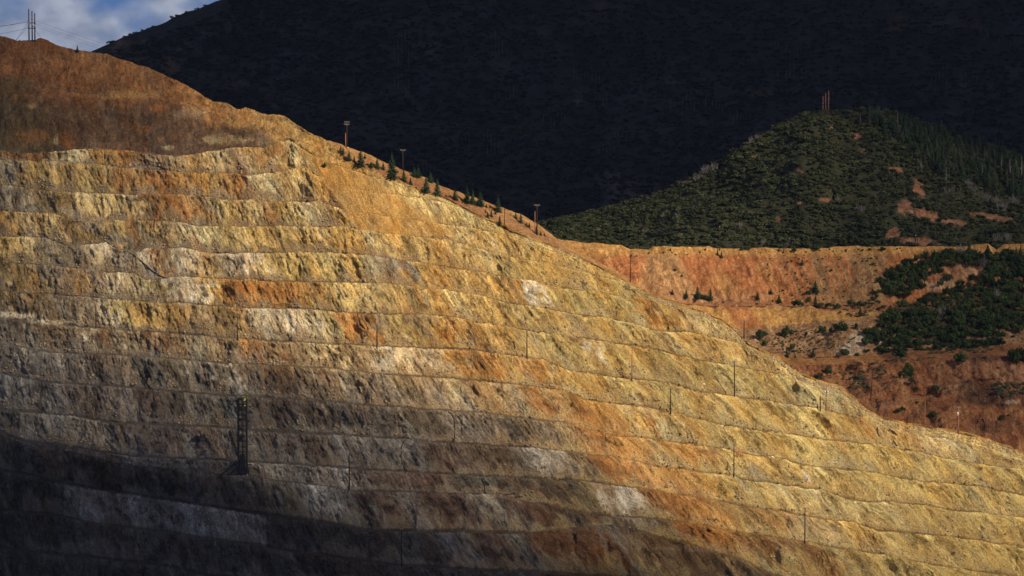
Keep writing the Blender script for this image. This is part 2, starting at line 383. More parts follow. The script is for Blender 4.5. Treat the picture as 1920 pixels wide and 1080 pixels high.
BANDS = {
 'S': [(-99, 'brn'), (60, 'brn'), (200, 'brn2'), (330, 'brn2'), (420, 'tanb'), (520, 'tan'), (620, 'chute'), (800, 'tan')],
 'Z': [(-99, 'dkolive'), (60, 'dkolive'), (110, 'dkbrn'), (300, 'dkbrn'), (430, 'dkbrn'), (480, 'brng'), (540, 'tan'), (650, 'chute')],
 'A': [(-99, 'rustbrn'), (70, 'rustbrn'), (95, 'oliveb'), (120, 'creamol'), (160, 'pale'), (185, 'tan'), (240, 'rust'), (270, 'rustbrn'), (300, 'pink'), (360, 'tan'), (385, 'pale'), (440, 'pink'), (480, 'tanb'), (505, 'tanb'), (522, 'pale'), (580, 'paleg'), (650, 'yel'), (800, 'paleg')],
 'B': [(-99, 'olive'), (20, 'grey'), (60, 'olive'), (120, 'tan'), (170, 'olive'), (220, 'tanb'), (300, 'rust'), (340, 'orange'), (400, 'tan'), (430, 'rust'), (450, 'greyt'), (490, 'creamol'), (530, 'pale'), (552, 'paleg'), (580, 'chute'), (700, 'chute'), (760, 'paleg'), (900, 'yel')],
 'C': [(-99, 'greyd'), (30, 'grey'), (50, 'greyt'), (75, 'oliveb'), (125, 'oliveb'), (140, 'pale'), (210, 'paleg'), (250, 'pale'), (262, 'greyd'), (280, 'rustbrn'), (320, 'rust'), (380, 'tanb'), (410, 'grey'), (418, 'yel'), (470, 'pale'), (500, 'tanb'), (540, 'yel'), (580, 'pale'), (640, 'chute'), (720, 'tan'), (780, 'chute'), (840, 'paleg'), (930, 'gold')],
 'D': [(-99, 'greyt'), (20, 'tan'), (110, 'pale'), (130, 'greyd'), (150, 'oliveb'), (195, 'oliveb'), (215, 'paleg'), (235, 'greyd'), (262, 'grey'), (280, 'pale'), (310, 'greyt'), (340, 'pale'), (400, 'creamol'), (460, 'olgold'), (560, 'gold'), (650, 'gold'), (700, 'paleg'), (820, 'gold'), (870, 'paleg'), (960, 'olgold'), (1060, 'tan'), (1120, 'olive')],
 'E': [(-99, 'gold'), (40, 'paleg'), (90, 'grey'), (120, 'greyd'), (150, 'grey'), (165, 'cream'), (220, 'cream'), (232, 'gravel'), (262, 'grey'), (276, 'cream'), (295, 'rust'), (312, 'greyt'), (335, 'cream'), (360, 'pale'), (395, 'greyt'), (420, 'cream'), (470, 'cream'), (500, 'yel'), (640, 'yel'), (730, 'bgrey'), (745, 'gold'), (820, 'tan'), (880, 'gold'), (960, 'orange'), (978, 'white'), (1000, 'cream'), (1012, 'olgold'), (1100, 'olive'), (1160, 'olive'), (1180, 'orange'), (1240, 'tan'), (1300, 'pale')],
 'F': [(-99, 'oliveb'), (40, 'oliveb'), (60, 'grey'), (95, 'greyt'), (115, 'gravel'), (150, 'tan'), (168, 'gravel'), (195, 'gravel'), (208, 'cream'), (245, 'pale'), (275, 'olive'), (305, 'oliveb'), (320, 'cream'), (370, 'cream'), (380, 'gold'), (400, 'orange'), (430, 'rust'), (520, 'rust'), (590, 'tan'), (620, 'yel'), (680, 'paleg'), (760, 'olive'), (785, 'chute'), (830, 'paleg'), (880, 'gold'), (1000, 'olive'), (1060, 'gold'), (1150, 'olgold'), (1240, 'creamol'), (1300, 'gold'), (1400, 'paleg')],
 'G': [(-99, 'oliveb'), (60, 'greyd'), (120, 'grey'), (180, 'gravel'), (205, 'cream'), (230, 'olive'), (260, 'gold'), (330, 'tan'), (370, 'greyt'), (420, 'oliveb'), (445, 'pink'), (470, 'cream'), (550, 'cream'), (590, 'pale'), (620, 'olive'), (650, 'rust'), (688, 'rust'), (705, 'bgrey'), (740, 'olive'), (780, 'grey'), (810, 'olgold'), (830, 'rust'), (870, 'orange'), (960, 'gold'), (1020, 'olive'), (1090, 'tan'), (1105, 'cream'), (1125, 'olgold'), (1250, 'olive'), (1460, 'olgold'), (1600, 'creamol')],
 'H': [(-99, 'dkg'), (30, 'greyd'), (60, 'brng'), (155, 'brng'), (165, 'pale'), (178, 'greyt'), (190, 'rustbrn'), (215, 'brng'), (250, 'greyt'), (285, 'rustbrn'), (330, 'pink'), (365, 'ggreen'), (400, 'pink'), (443, 'greyd'), (456, 'rust'), (500, 'rustbrn'), (530, 'pink'), (570, 'brng'), (610, 'pale'), (640, 'brng'), (690, 'pink'), (720, 'cream'), (800, 'cream'), (830, 'pink'), (850, 'orange'), (900, 'rust'), (940, 'tan'), (975, 'rust'), (1010, 'orange'), (1100, 'gold'), (1180, 'olgold'), (1260, 'olive'), (1300, 'gold'), (1500, 'olgold'), (1620, 'tan'), (1750, 'pale'), (1830, 'oliveb'), (1920, 'brn2')],
 'I': [(-99, 'greyd'), (25, 'greyd'), (35, 'pale'), (45, 'greyd'), (100, 'bgrey'), (150, 'brng'), (220, 'brng'), (232, 'tan'), (245, 'greyd'), (265, 'dkg'), (300, 'oliveb'), (330, 'ggreen'), (350, 'grey'), (410, 'ggreen'), (425, 'cream'), (440, 'brng'), (520, 'dkbrn'), (560, 'brng'), (630, 'pink'), (650, 'greyd'), (700, 'pink'), (740, 'greyd'), (820, 'pink'), (850, 'creamol'), (880, 'pink'), (960, 'pink'), (1000, 'rust'), (1060, 'rustbrn'), (1100, 'orange'), (1180, 'gold'), (1210, 'creamol'), (1260, 'tan'), (1400, 'olgold'), (1700, 'olgold'), (1920, 'olive')],
 'J': [(-99, 'brng'), (50, 'bgrey'), (90, 'dkg'), (115, 'pink'), (130, 'brng'), (200, 'tanb'), (230, 'greyt'), (290, 'rustbrn'), (330, 'oliveb'), (365, 'ggreen'), (420, 'ggreen'), (445, 'greyd'), (480, 'brng'), (600, 'dkbrn'), (660, 'brng'), (760, 'oliveb'), (810, 'brng'), (850, 'pink'), (920, 'gravel'), (950, 'dkg'), (1000, 'brng'), (1080, 'pink'), (1105, 'rust'), (1150, 'orange'), (1220, 'gold'), (1280, 'rust'), (1340, 'gold'), (1600, 'olgold'), (1920, 'olive')],
 'K': [(-99, 'dkrust'), (30, 'greyd'), (55, 'ggreen'), (100, 'greyt'), (180, 'creamol'), (205, 'oliveb'), (230, 'rustbrn'), (270, 'brng'), (310, 'rustbrn'), (335, 'ggreen'), (355, 'dkg'), (370, 'pink'), (430, 'pink'), (460, 'ggreen'), (500, 'greyt'), (560, 'rustbrn'), (600, 'oliveb'), (640, 'pink'), (700, 'greyt'), (760, 'gravel'), (800, 'rustbrn'), (860, 'tanb'), (920, 'oliveb'), (970, 'gravel'), (1000, 'cream'), (1050, 'cream'), (1075, 'brng'), (1110, 'dkrust'), (1150, 'rust'), (1220, 'gold'), (1300, 'orange'), (1350, 'olgold'), (1510, 'creamol'), (1700, 'olive'), (1920, 'olgold')],
 'L': [(-99, 'greyt'), (200, 'pink'), (330, 'pink'), (360, 'ggreen'), (460, 'ggreen'), (480, 'pale'), (570, 'greyt'), (640, 'pale'), (690, 'tanb'), (780, 'rust'), (850, 'oliveb'), (900, 'ggreen'), (960, 'tanb'), (1010, 'greyd'), (1060, 'oliveb'), (1090, 'olive'), (1105, 'cream'), (1140, 'pink'), (1160, 'white'), (1185, 'cream'), (1200, 'dkrust'), (1240, 'rustbrn'), (1300, 'orange'), (1350, 'oliveb'), (1420, 'tanb'), (1500, 'greyt'), (1560, 'gold'), (1700, 'olive'), (1920, 'olgold')],
 'M': [(-99, 'dkg'), (60, 'dkg'), (100, 'brng'), (125, 'dkbrn'), (350, 'dk'), (390, 'brng'), (430, 'greyd'), (490, 'grey'), (520, 'oliveb'), (560, 'greyt'), (600, 'cream'), (630, 'ggreen'), (655, 'ggreen'), (665, 'dkrust'), (720, 'rustbrn'), (750, 'pink'), (800, 'rustbrn'), (860, 'dkrust'), (900, 'creamol'), (930, 'pink'), (970, 'rustbrn'), (1040, 'dkbrn'), (1120, 'brng'), (1200, 'gravel'), (1235, 'grey'), (1260, 'dkrust'), (1300, 'rust'), (1350, 'orange'), (1385, 'dkbrn'), (1500, 'rustbrn'), (1560, 'oliveb'), (1620, 'olive'), (1920, 'olive')],  # dark rock at left, partly cloud shadow put into the colour
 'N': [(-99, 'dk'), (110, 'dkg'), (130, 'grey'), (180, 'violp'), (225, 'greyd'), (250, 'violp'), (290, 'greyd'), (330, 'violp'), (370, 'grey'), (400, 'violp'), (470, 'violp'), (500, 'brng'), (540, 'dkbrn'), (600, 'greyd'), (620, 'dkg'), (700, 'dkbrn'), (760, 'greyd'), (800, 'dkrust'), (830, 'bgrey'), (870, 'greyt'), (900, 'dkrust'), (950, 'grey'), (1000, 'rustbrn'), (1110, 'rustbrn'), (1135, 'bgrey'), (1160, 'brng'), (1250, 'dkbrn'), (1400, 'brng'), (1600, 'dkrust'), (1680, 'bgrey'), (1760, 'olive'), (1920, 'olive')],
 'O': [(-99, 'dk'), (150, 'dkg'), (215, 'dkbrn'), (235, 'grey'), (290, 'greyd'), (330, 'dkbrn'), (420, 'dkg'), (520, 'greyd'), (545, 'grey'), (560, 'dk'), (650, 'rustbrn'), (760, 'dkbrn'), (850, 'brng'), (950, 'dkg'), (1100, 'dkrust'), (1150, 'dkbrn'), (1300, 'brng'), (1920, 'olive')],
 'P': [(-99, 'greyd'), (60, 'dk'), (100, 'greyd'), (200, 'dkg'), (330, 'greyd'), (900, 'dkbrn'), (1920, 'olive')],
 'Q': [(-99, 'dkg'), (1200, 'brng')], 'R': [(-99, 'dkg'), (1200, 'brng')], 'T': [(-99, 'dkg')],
}
LEAN = np.interp(U, [-260, 300, 700, 1000, 1300, 2200], [0.12, 0.25, 0.55, 0.85, 1.05, 1.05])
rows, rcol, rmask, rx0 = [], [], [], []
zero = np.zeros_like(U)
ALB = {k: np.array(v) for k, v in PAL.items()}
# behind the skyline the ground falls away
top = crest[0]
for dy, dz in ((420, -330), (220, -170), (90, -50), (30, -9), (8, -1.2)):
    rows.append(top + np.array([0, dy, dz])); rmask.append(zero); rcol.append(None)
for k in range(NB - 1):
    A_, B_ = crest[k], crest[k + 1]
    dD = (A_[:, 1] - B_[:, 1]); dz = B_[:, 2] - A_[:, 2]
    nm = names[k]
    upper = nm in 'SZ'
    wn = 0.38 + 0.16 * noise(U / 70.0, k * 4.4, 41) + 0.12 * noise(U / 22.0, k * 4.4, 42)
    wn = wn - np.interp(U, [800, 1200, 1920], [0, 0.03, 0.04])
    if upper: wn = np.full_like(U, 0.05)
    wn = np.clip(wn, 0.05, 0.55)
    pw = 1.0 + 0.55 * ss(-0.2, 0.6, noise(U / 40.0, k * 9.9, 43)) + np.interp(U, [800, 1300], [0, 0.25])
    gap = yl[k + 1] - yl[k]
    thin = 1 - ss(5, 16, gap)
    chb = np.convolve(chutem(U, yl[k + 1]), np.ones(31) / 31, 'same') if nm in 'ABC' else zero
    wn = np.clip((wn + .19 * (1 - ss(600, 1200, U)) * (k > 7)) * (1 - .92 * chb), .03, .62)
    ta = np.clip(0.20 + 0.42 * noise(U / 30.0, k * 5.9, 44) + 0.16 * noise(U / 11.0, k * 5.9, 45) + np.interp(U, [800, 1200], [0, .10]), 0.02, .78)
    if upper: pw = np.ones_like(U) * 1.05
    nf = 44 if nm == 'Z' else (26 if nm in 'S' else 30)
    if nm in 'QRT': nf = 8
    warp_u = U
    xs = np.array([p[0] for p in BANDS[nm]], float)
    cs = np.array([ALB[p[1]] for p in BANDS[nm]])
    for j in range(nf):
        t = j / nf
        hz = (1 - wn) * dD * (t ** pw)
        P = np.stack([A_[:, 0] + (B_[:, 0] - A_[:, 0]) * (hz / np.maximum(dD, .01)), A_[:, 1] - hz, A_[:, 2] + dz * t], -1)
        hgt = -dz
        q = U + LEAN * hgt * t * 4.2                      # lines of constant q lean down to the right
        qs = U - LEAN * hgt * t * 4.2
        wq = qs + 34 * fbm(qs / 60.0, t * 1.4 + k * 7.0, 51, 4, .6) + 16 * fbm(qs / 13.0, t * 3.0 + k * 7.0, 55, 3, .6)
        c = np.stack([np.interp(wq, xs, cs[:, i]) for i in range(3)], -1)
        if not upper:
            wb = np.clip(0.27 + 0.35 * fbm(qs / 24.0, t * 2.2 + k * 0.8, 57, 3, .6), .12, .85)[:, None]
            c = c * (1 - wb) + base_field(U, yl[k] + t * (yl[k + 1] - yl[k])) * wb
        if nm == 'Z':
            sc_c = np.stack([np.interp(wq, [p[0] for p in BANDS['S']], [ALB[p[1]][i] for p in BANDS['S']]) for i in range(3)], -1)
            wz = ss(.42, .0, t + .16 * fbm(U / 24.0, t * 3, 58, 4, .65))[:, None]; c = c * (1 - wz) + sc_c * wz
        rough = np.sin(math.pi * min(1, t * 1.15 + 0.02)) ** 0.6 if t < 0.85 else 0.35
        chute = chutem(U, yl[k] + t * gap) if nm in 'ABC' else zero
        ta_q = np.interp(qs + (U - qs) * .35, U, ta)
        tal = ss(-.10, .10, t - (1 - ta_q) + .10 * noise(qs / 5.0, t * 3 + k, 61)) if not upper else zero
        tal = np.maximum(tal, chute)
        rock = (1 - 0.9 * tal) * (1 - thin)
        if upper: rock = np.full_like(U, 0.35)
        if not upper: c = c * (1 - thin[:, None]) + base_field(U, yl[k]) * thin[:, None]
        c = c * (1 - chute[:, None]) + np.array([.50, .305, .105]) * chute[:, None]
        rightm = ss(850, 1200, U)
        patch = ss(-0.05, 0.45, noise(qs / 46.0, t * 0.6 + k * 5.0, 62) + 0.35)
        rock = rock * (1 - rightm * 0.65 * (1 - patch))
        # ribs and gullies following the lean
        rib = 1 - np.abs(noise(qs / 20.0, t * 0.7 + k * 3.7, 71)) * 2
        rib2 = 1 - np.abs(noise(qs / 8.0, t * 1.2 + k * 3.7, 72)) * 2
        big = noise(qs / 75.0, t * 0.5 + k * 6.1, 73)
        sc = np.clip(hgt / 14.0, 0.05, 1.2)
        ribm = 0.35 + 0.65 * ss(-.2, .5, noise(qs / 90.0, k * 2.9, 74))
        fan = noise(qs / 52.0, t * 0.45 + k * 8.3, 76) + .5 * (1 - 2 * np.abs(noise(qs / 30.0, t * 0.4 + k * 8.3, 77)))
        d = sc * rough * (big * 2.4 + fan * 3.2 * rightm + rib * 0.95 * ribm * (0.3 + 0.7 * rock) + rib2 * 0.25 * rock * ribm + tal * 0.9 * (1 - chute))
        d = d * (1 - .85 * chute) * (1 - thin)
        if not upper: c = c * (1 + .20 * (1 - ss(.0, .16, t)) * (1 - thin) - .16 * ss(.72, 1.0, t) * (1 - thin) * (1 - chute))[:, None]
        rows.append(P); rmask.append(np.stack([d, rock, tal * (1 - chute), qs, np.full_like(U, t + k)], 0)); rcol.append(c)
    nb = 1 if upper else 6
    toeP = np.stack([A_[:, 0] + (B_[:, 0] - A_[:, 0]) * (1 - wn), A_[:, 1] - (1 - wn) * dD, B_[:, 2]], -1)
    bermc = np.stack([np.interp(U, [0, 500, 900, 1300, 1920], [(.095, .11, .14, .18, .18)[i] for i in range(5)]),
                      np.interp(U, [0, 500, 900, 1300, 1920], [(.084, .092, .096, .120, .120)[i] for i in range(5)]),
                      np.interp(U, [0, 500, 900, 1300, 1920], [(.078, .078, .062, .056, .056)[i] for i in range(5)])], -1)
    if nm in 'ABC':
        bermc = bermc * 0.5 + 0.5 * np.array([.38, .19, .07])
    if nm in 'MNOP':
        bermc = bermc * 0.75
    cb = np.maximum(chb, thin)[:, None]
    bv = np.clip(.02 + .45 * noise(U / 60.0, k * 3.9, 83) + .25 * noise(U / 17.0, k * 3.9, 84), 0, .6)[:, None]
    bermc = bermc * (1 - bv) + base_field(U, yl[k + 1]) * .8 * bv
    bermc = bermc * (1 - cb) + np.where((chb > thin)[:, None], np.array([.50, .305, .105]), base_field(U, yl[k + 1])) * cb
    for j in range(nb):
        t = j / nb
        P = toeP + (B_ - toeP) * t
        lump = 0.35 * np.maximum(0, noise(U / 9.0, k * 3.3 + t, 81)) * math.sin(math.pi * t) + (0.12 if j == nb - 1 else 0)
        P = P + np.stack([zero, zero, lump * 0.7 + zero], -1)
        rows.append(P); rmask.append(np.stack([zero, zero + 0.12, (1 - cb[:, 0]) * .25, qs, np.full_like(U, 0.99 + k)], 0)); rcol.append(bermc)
rows.append(crest[-1]); rmask.append(np.stack([zero, zero, zero + 1, U, zero + NB], 0)); rcol.append(np.tile(ALB['dkg'], (len(U), 1)))
for dy, dz in ((-60, -30), (-500, -60)):
    rows.append(crest[-1] + np.array([0, dy, dz])); rmask.append(zero); rcol.append(None)
P = np.stack(rows, 0)
NR, NC = P.shape[:2]
dsp = np.zeros((NR, NC)); rock = np.zeros((NR, NC)); tal = np.ones((NR, NC)); Q = np.tile(U, (NR, 1)); TK = np.zeros((NR, NC))
C = np.zeros((NR, NC, 3)) + np.array([.25, .18, .10])
for i in range(NR):
    if isinstance(rmask[i], np.ndarray) and rmask[i].ndim == 2:
        dsp[i], rock[i], tal[i], Q[i], TK[i] = rmask[i]
    if rcol[i] is not None: C[i] = rcol[i]
X, Z = P[..., 0], P[..., 2]
lean3 = np.tile(LEAN, (NR, 1))
qx = Q / 4.0
# broken rock: facets at several sizes
fr = np.abs(fbm(qx / 3.6 + Z / 40.0, Z / 11.0, 91, 3, 0.6)); fr2 = 1 - np.abs(fbm(X / 2.6 + 3, Z / 2.2, 93, 3, 0.65)) * 1.6
fac = 1 - 2 * np.abs(fbm(qx / 12.0, Z / 10.0, 190, 3, .55)); strat = noise(X / 14.0 + Z * 0.9, Z / 1.8 - X * 0.06, 99)
tfr = TK - np.floor(TK); edg = np.clip(np.minimum(tfr, 1 - tfr) * 7, 0, 1)
fine = (fac * .95 * edg - fr * 1.05 * (.35 + .65 * edg) + fr2 * 0.50 + strat * 0.22) * rock + fbm(X / 1.5, Z / 1.5, 95, 2, 0.6) * 0.20 * (0.25 + rock)
dsp = dsp + fine
upm = (TK < 2.0) & (TK > 0)
dsp = dsp + np.where(upm, fbm(X / 3.4, Z / 2.2, 98, 4, .7) * .45, 0)
dsp = dsp + np.where(upm, fbm(X / 26.0, Z / 9.0, 97, 4) * 1.6 * np.clip(TK * 8, 0, 1) * np.clip((2.0 - TK) * 6, 0, 1), 0)
Nn = grid_normals(P)
P = P + Nn * dsp[..., None]
uu, yy = proj(P)
# colour: talus, streaks, weathering patches that belong to the rock
def cmix(C, c, w):
    w = np.clip(w, 0, 1)[..., None]
    return C * (1 - w) + np.array(c) * w
talc = np.stack([np.interp(Q, [0, 500, 850, 1150, 1920], a) for a in ((.20, .26, .39, .395, .385), (.165, .19, .26, .308, .293), (.118, .112, .108, .142, .130))], -1)
tw = np.clip(tal, 0, 1) * 0.85 * (TK > 1.98)
C = C * (1 - tw[..., None]) + talc * tw[..., None]
st = fbm(qx / 5.0, Z / 34.0 + TK * 0.3, 101, 4, 0.65)
st2 = fbm(qx / 13.0, Z / 26.0, 105, 4, 0.6)
st3 = fbm(X / 7.0, Z / 7.0, 111, 4, 0.65)
left = 1 - ss(500, 1100, uu)
body = (TK > 2.0)
C = C * (1 + 0.30 * np.clip(st, -1.2, 1.2) * (0.4 + 0.6 * rock))[..., None]
C = C * np.stack([1 + 0.10 * st2, 1 + 0.0 * st2, 1 - 0.22 * st2], -1)
vein = fbm((X + 0.55 * Z) / 9.0, Z / 60.0 + 5, 160, 4, .6); vein2 = fbm((X + 0.8 * Z) / 5.0, Z / 45.0 + 9, 165, 4, .6)
C = cmix(C, (.40, .155, .045), ss(0.35, 1.2, vein) * 0.62 * body * (yy < 850))
C = cmix(C, (.16, .10, .06), ss(0.5, 1.2, vein2) * 0.60 * body * (1 - .6 * ss(900, 1200, uu - .4 * (yy - 900) * (yy > 900))))
C = cmix(C, (.66, .53, .30), ss(0.55, 1.2, -vein2) * 0.45 * body * (1 - .6 * ss(700, 900, yy - .25 * uu + 250)))
v3 = fbm((X + 0.62 * Z) / 3.2, Z / 38.0 + 3, 170, 4, .6); v3m = ss(-.2, .6, noise((X + .6 * Z) / 40.0, Z / 50.0, 175))
C = cmix(C, (.50, .44, .33), ss(0.35, 1.0, v3) * 0.45 * body * v3m * (uu < 1150))
C = cmix(C, (.10, .075, .055), ss(0.35, 1.0, -v3) * 0.45 * body * v3m * (.5 + .5 * (uu < 1150)))
C = cmix(C, (.34, .34, .26), ss(0.55, 1.2, -vein) * 0.40 * body)
C = cmix(C, PAL['rust'], ss(0.35, 1.1, st2) * 0.40 * body * rock * (yy < 830))
C = cmix(C, PAL['dkrust'], ss(0.35, 1.1, st2) * 0.45 * body * rock * (yy >= 830))
C = cmix(C, PAL['bgrey'], ss(0.4, 1.2, -st2 + 0.4 * st3) * 0.42 * body)
C = cmix(C, PAL['pale'], ss(0.4, 1.2, st3 + 0.6 * st) * 0.58 * body * rock * (1 - 0.6 * ss(780, 900, yy)))
C = cmix(C, (.11, .065, .035), ss(0.55, 1.25, -fbm(qx / 6.0, Z / 18.0 + TK, 117, 4, .65) - 0.5 * st) * 0.62 * rock * body * (1 - .5 * ss(900, 1200, uu)))
# thin pale flow streaks down the big scree chute
ch = ss(560, 600, uu) * ss(280, 320, yy) * (1 - ss(425, 445, yy)) * (1 - ss(820, 880, uu))
stc = fbm((uu - 1.15 * yy) / 9.0, (yy + uu) / 120.0, 120, 3)
C = cmix(C, (.66, .45, .19), ss(0.5, 1.0, stc) * 0.75 * ch)
C = cmix(C, (.38, .21, .075), ss(0.4, 1.0, -stc) * 0.5 * ch)
# upper brown slope: rubble mottling, pale ledge, rust spots
upn = fbm(X / 10.0, Z / 5.0, 131, 5, 0.7)
upf = fbm(X / 3.0, Z / 2.0, 133, 4, .75)
C = np.where(upm[..., None], C * (1 + 0.28 * upn + 0.22 * upf)[..., None], C)
def blob(u, y, ru, ry, col, s, seed=1, lean=0.0):
    global C
    x = (uu - u - lean * (yy - y)) / ru; v = (yy - y) / ry
    g = 1 - np.sqrt(x * x + v * v) + 0.45 * fbm(uu / 14.0, yy / 9.0, 140 + seed, 5, .7)
    C = cmix(C, PAL[col] if isinstance(col, str) else col, ss(0.0, 0.6, g) * s)
blob(240, 178, 85, 8, 'tan', 0.48, 1); blob(62, 199, 12, 6, 'tan', 0.42, 2); blob(297, 203, 22, 9, 'rust', 0.48, 3, .6)
blob(350, 172, 60, 7, 'tanb', .5, 4); blob(20, 160, 70, 22, 'dkolive', .8, 5); blob(60, 255, 40, 20, 'rustbrn', .5, 6)
blob(275, 242, 16, 10, 'rust', 0.36, 7); blob(300, 262, 12, 5, 'rust', 0.36, 8); blob(420, 262, 55, 12, 'pale', 0.33, 9, .4)
blob(315, 277, 18, 5, 'creamol', .5, 10); blob(125, 262, 22, 22, 'rustbrn', .7, 11, .3); blob(105, 262, 7, 12, 'creamol', .4, 12)
blob(360, 212, 50, 14, 'greyt', .35, 13); blob(470, 245, 60, 12, 'dkbrn', .5, 14, .5); blob(200, 240, 70, 25, 'dkbrn', .5, 15)
blob(150, 130, 90, 14, 'brn2', .5, 16); blob(180, 128, 35, 8, 'rustbrn', 0.36, 17)
# scree chute on the left crossing several ledges
for (u0, y0) in ((140, 400), (168, 425), (215, 445), (150, 470), (245, 480), (165, 505), (190, 530), (280, 505)):
    blob(u0, y0, 26, 17, 'gravel' if u0 < 200 else 'grey', .75, 20, .8)
blob(30, 362, 40, 12, 'greyd', .6, 22); blob(60, 390, 55, 7, 'grey', .8, 23)
# single marks
blob(990, 545, 9, 22, 'white', .95, 30, .45); blob(1028, 562, 8, 18, 'cream', .8, 31, .45)
blob(1102, 648, 14, 12, 'cream', .9, 32, .3); blob(1128, 672, 10, 16, 'cream', .8, 33, .6)
blob(33, 675, 5, 22, 'pale', .8, 34, .45); blob(740, 512, 7, 22, 'bgrey', .7, 35, .55); blob(778, 510, 8, 22, 'bgrey', .8, 36, .55)
blob(800, 562, 6, 20, 'bgrey', .5, 37, .4); blob(1135, 940, 16, 30, 'white', .7, 38, .55); blob(1170, 945, 15, 28, 'white', .8, 39, .3)
blob(1020, 870, 25, 28, 'white', .6, 40, .5); blob(1018, 600, 10, 10, 'dkrust', .4, 41); blob(1512, 895, 9, 14, 'white', .8, 42, .4)
blob(20, 590, 60, 8, 'cream', .8, 43, 4.0); blob(100, 604, 50, 7, 'cream', .7, 44, 4); blob(270, 600, 50, 15, 'gold', .7, 45)
blob(870, 680, 8, 20, 'dkbrn', .4, 46, .9); blob(450, 490, 10, 12, 'dkg', .5, 47); blob(1180, 935, 5, 24, 'dkbrn', .3, 48)
blob(1240, 600, 40, 14, 'orange', .5, 49, .8); blob(1245, 608, 45, 5, 'rust', .55, 50, 3.0); blob(1310, 935, 14, 18, 'dkrust', .7, 51)
blob(1385, 850, 14, 14, 'rust', .6, 52, .5); blob(420, 395, 5, 26, 'greyd', .5, 53); blob(1130, 1010, 6, 28, 'bgrey', .8, 54, .5)
blob(1070, 905, 14, 22, 'dkg', .6, 55, .9); blob(960, 800, 30, 9, 'dkg', .6, 56, 1.5); blob(870, 790, 12, 14, 'cream', .5, 57, .6)
blob(1040, 990, 45, 8, 'olive', .5, 58, -4); blob(1150, 990, 90, 10, 'greyd', .6, 59, 2.6); blob(1300, 1030, 90, 8, 'gravel', .5, 60, 2.6)
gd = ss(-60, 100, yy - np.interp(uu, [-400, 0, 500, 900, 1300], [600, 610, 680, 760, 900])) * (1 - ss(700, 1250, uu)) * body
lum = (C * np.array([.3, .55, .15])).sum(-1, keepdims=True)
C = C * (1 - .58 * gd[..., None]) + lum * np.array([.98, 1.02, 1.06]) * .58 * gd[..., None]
C = C * (1 - .38 * ss(-10, 30, yy - np.interp(uu, [-300, 0, 500, 700, 1000, 1400], [800, 825, 905, 960, 1010, 1100])) * (1 - ss(500, 1100, uu)) * (1 - .8 * ((TK > names.index('N')) & (TK < names.index('N') + 1) & (uu > 120) & (uu < 500))))[..., None]  # lower-left rock darkened further in its colour to deepen the cloud shadow
rb = ss(-90, -20, uu - 1190 - 1.0 * (yy - 860) + 40 * vein) * (1 - ss(20, 110, uu - 1190 - 1.0 * (yy - 860) + 40 * vein)) * ss(740, 800, yy) * (1 - ss(1010, 1060, yy))
C = cmix(C, (.44, .205, .065), .5 * rb * body)
C = np.clip(C, 0.008, 0.92)
C = C * (1 - 0.25 * ss(0.3, 1.0, noise(X / 3.0, Z / 3.0, 150)) * rock)[..., None]
alpha = np.clip(rock, 0, 1)[..., None]
P_WALL, u_WALL, y_WALL, TK_WALL, tal_WALL = P, uu, yy, TK, tal
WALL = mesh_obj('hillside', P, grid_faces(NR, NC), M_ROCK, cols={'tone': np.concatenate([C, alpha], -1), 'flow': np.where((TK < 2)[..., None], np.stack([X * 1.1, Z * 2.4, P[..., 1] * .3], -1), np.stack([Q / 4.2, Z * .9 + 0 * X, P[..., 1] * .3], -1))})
tag(WALL, 'terraced pit hillside of gold, rust and grey rock benches', 'hillside', kind='structure')

# ---------------------------------------------------------------- general sheet built from contour lines
def sheet(name, U, lines, mat, colfn, amp=1.0, freq=20.0, back=((30, -8), (120, -70)), jitter=1.0, sub=14, seed=200, label='', ribs=0.0, cat='terrain', boost=None):
    """lines: list of (pixel points, distance)"""
    ys, Ps = [], []
    for i, (pts, D) in enumerate(lines):
        y = poly(pts, U) + jitter * (1.6 * noise(U / 30.0, i * 5.0, seed) + 0.8 * noise(U / 9.0, i * 5.0, seed + 1))
        if ys: y = np.maximum(y, ys[-1] + 1.5)
        Dd = D(U) if callable(D) else np.full_like(U, D)
        ys.append(y); Ps.append(unproj(U, y, Dd + (amp * 4) * noise(U / 120.0, i * 2.2, seed + 2)))
    R, A, rowt = [], [], []
    for dy, dz in reversed(back):
        R.append(Ps[0] + np.array([0, dy, dz])); A.append(0); rowt.append(-1)
    for i in range(len(Ps) - 1):
        n = sub[i] if isinstance(sub, (list, tuple)) else sub
        for j in range(n):
            t = j / n
            R.append(Ps[i] * (1 - t) + Ps[i + 1] * t); A.append(min(1, 0.15 + 2.0 * min(t + (i > 0) * 0.3, 1))); rowt.append(i + t)
    R.append(Ps[-1]); A.append(0.5); rowt.append(len(Ps) - 1)
    P = np.stack(R, 0); A = np.array(A)[:, None]; rowt = np.tile(np.array(rowt)[:, None], (1, P.shape[1]))
    Nn = grid_normals(P)
    d = A * (amp * fbm(P[..., 0] / freq, (P[..., 1] + P[..., 2]) / freq, seed + 5, 5, 0.55))
    if ribs:
        d = d + A * ribs * (1 - 2 * np.abs(noise(P[..., 0] / 9.0 + P[..., 2] * 0.05, P[..., 2] / 40.0, seed + 9)))
    if boost: d = d * boost(rowt)
    P = P + Nn * d[..., None]
    uu, yy = proj(P)
    Cc, al = colfn(uu, yy, rowt, P)
    o = mesh_obj(name, P, grid_faces(*P.shape[:2]), mat, cols={'tone': np.concatenate([np.clip(Cc, .005, .9), al[..., None]], -1)})
    tag(o, label, cat, kind='structure')
    return o, P, uu, yy, rowt

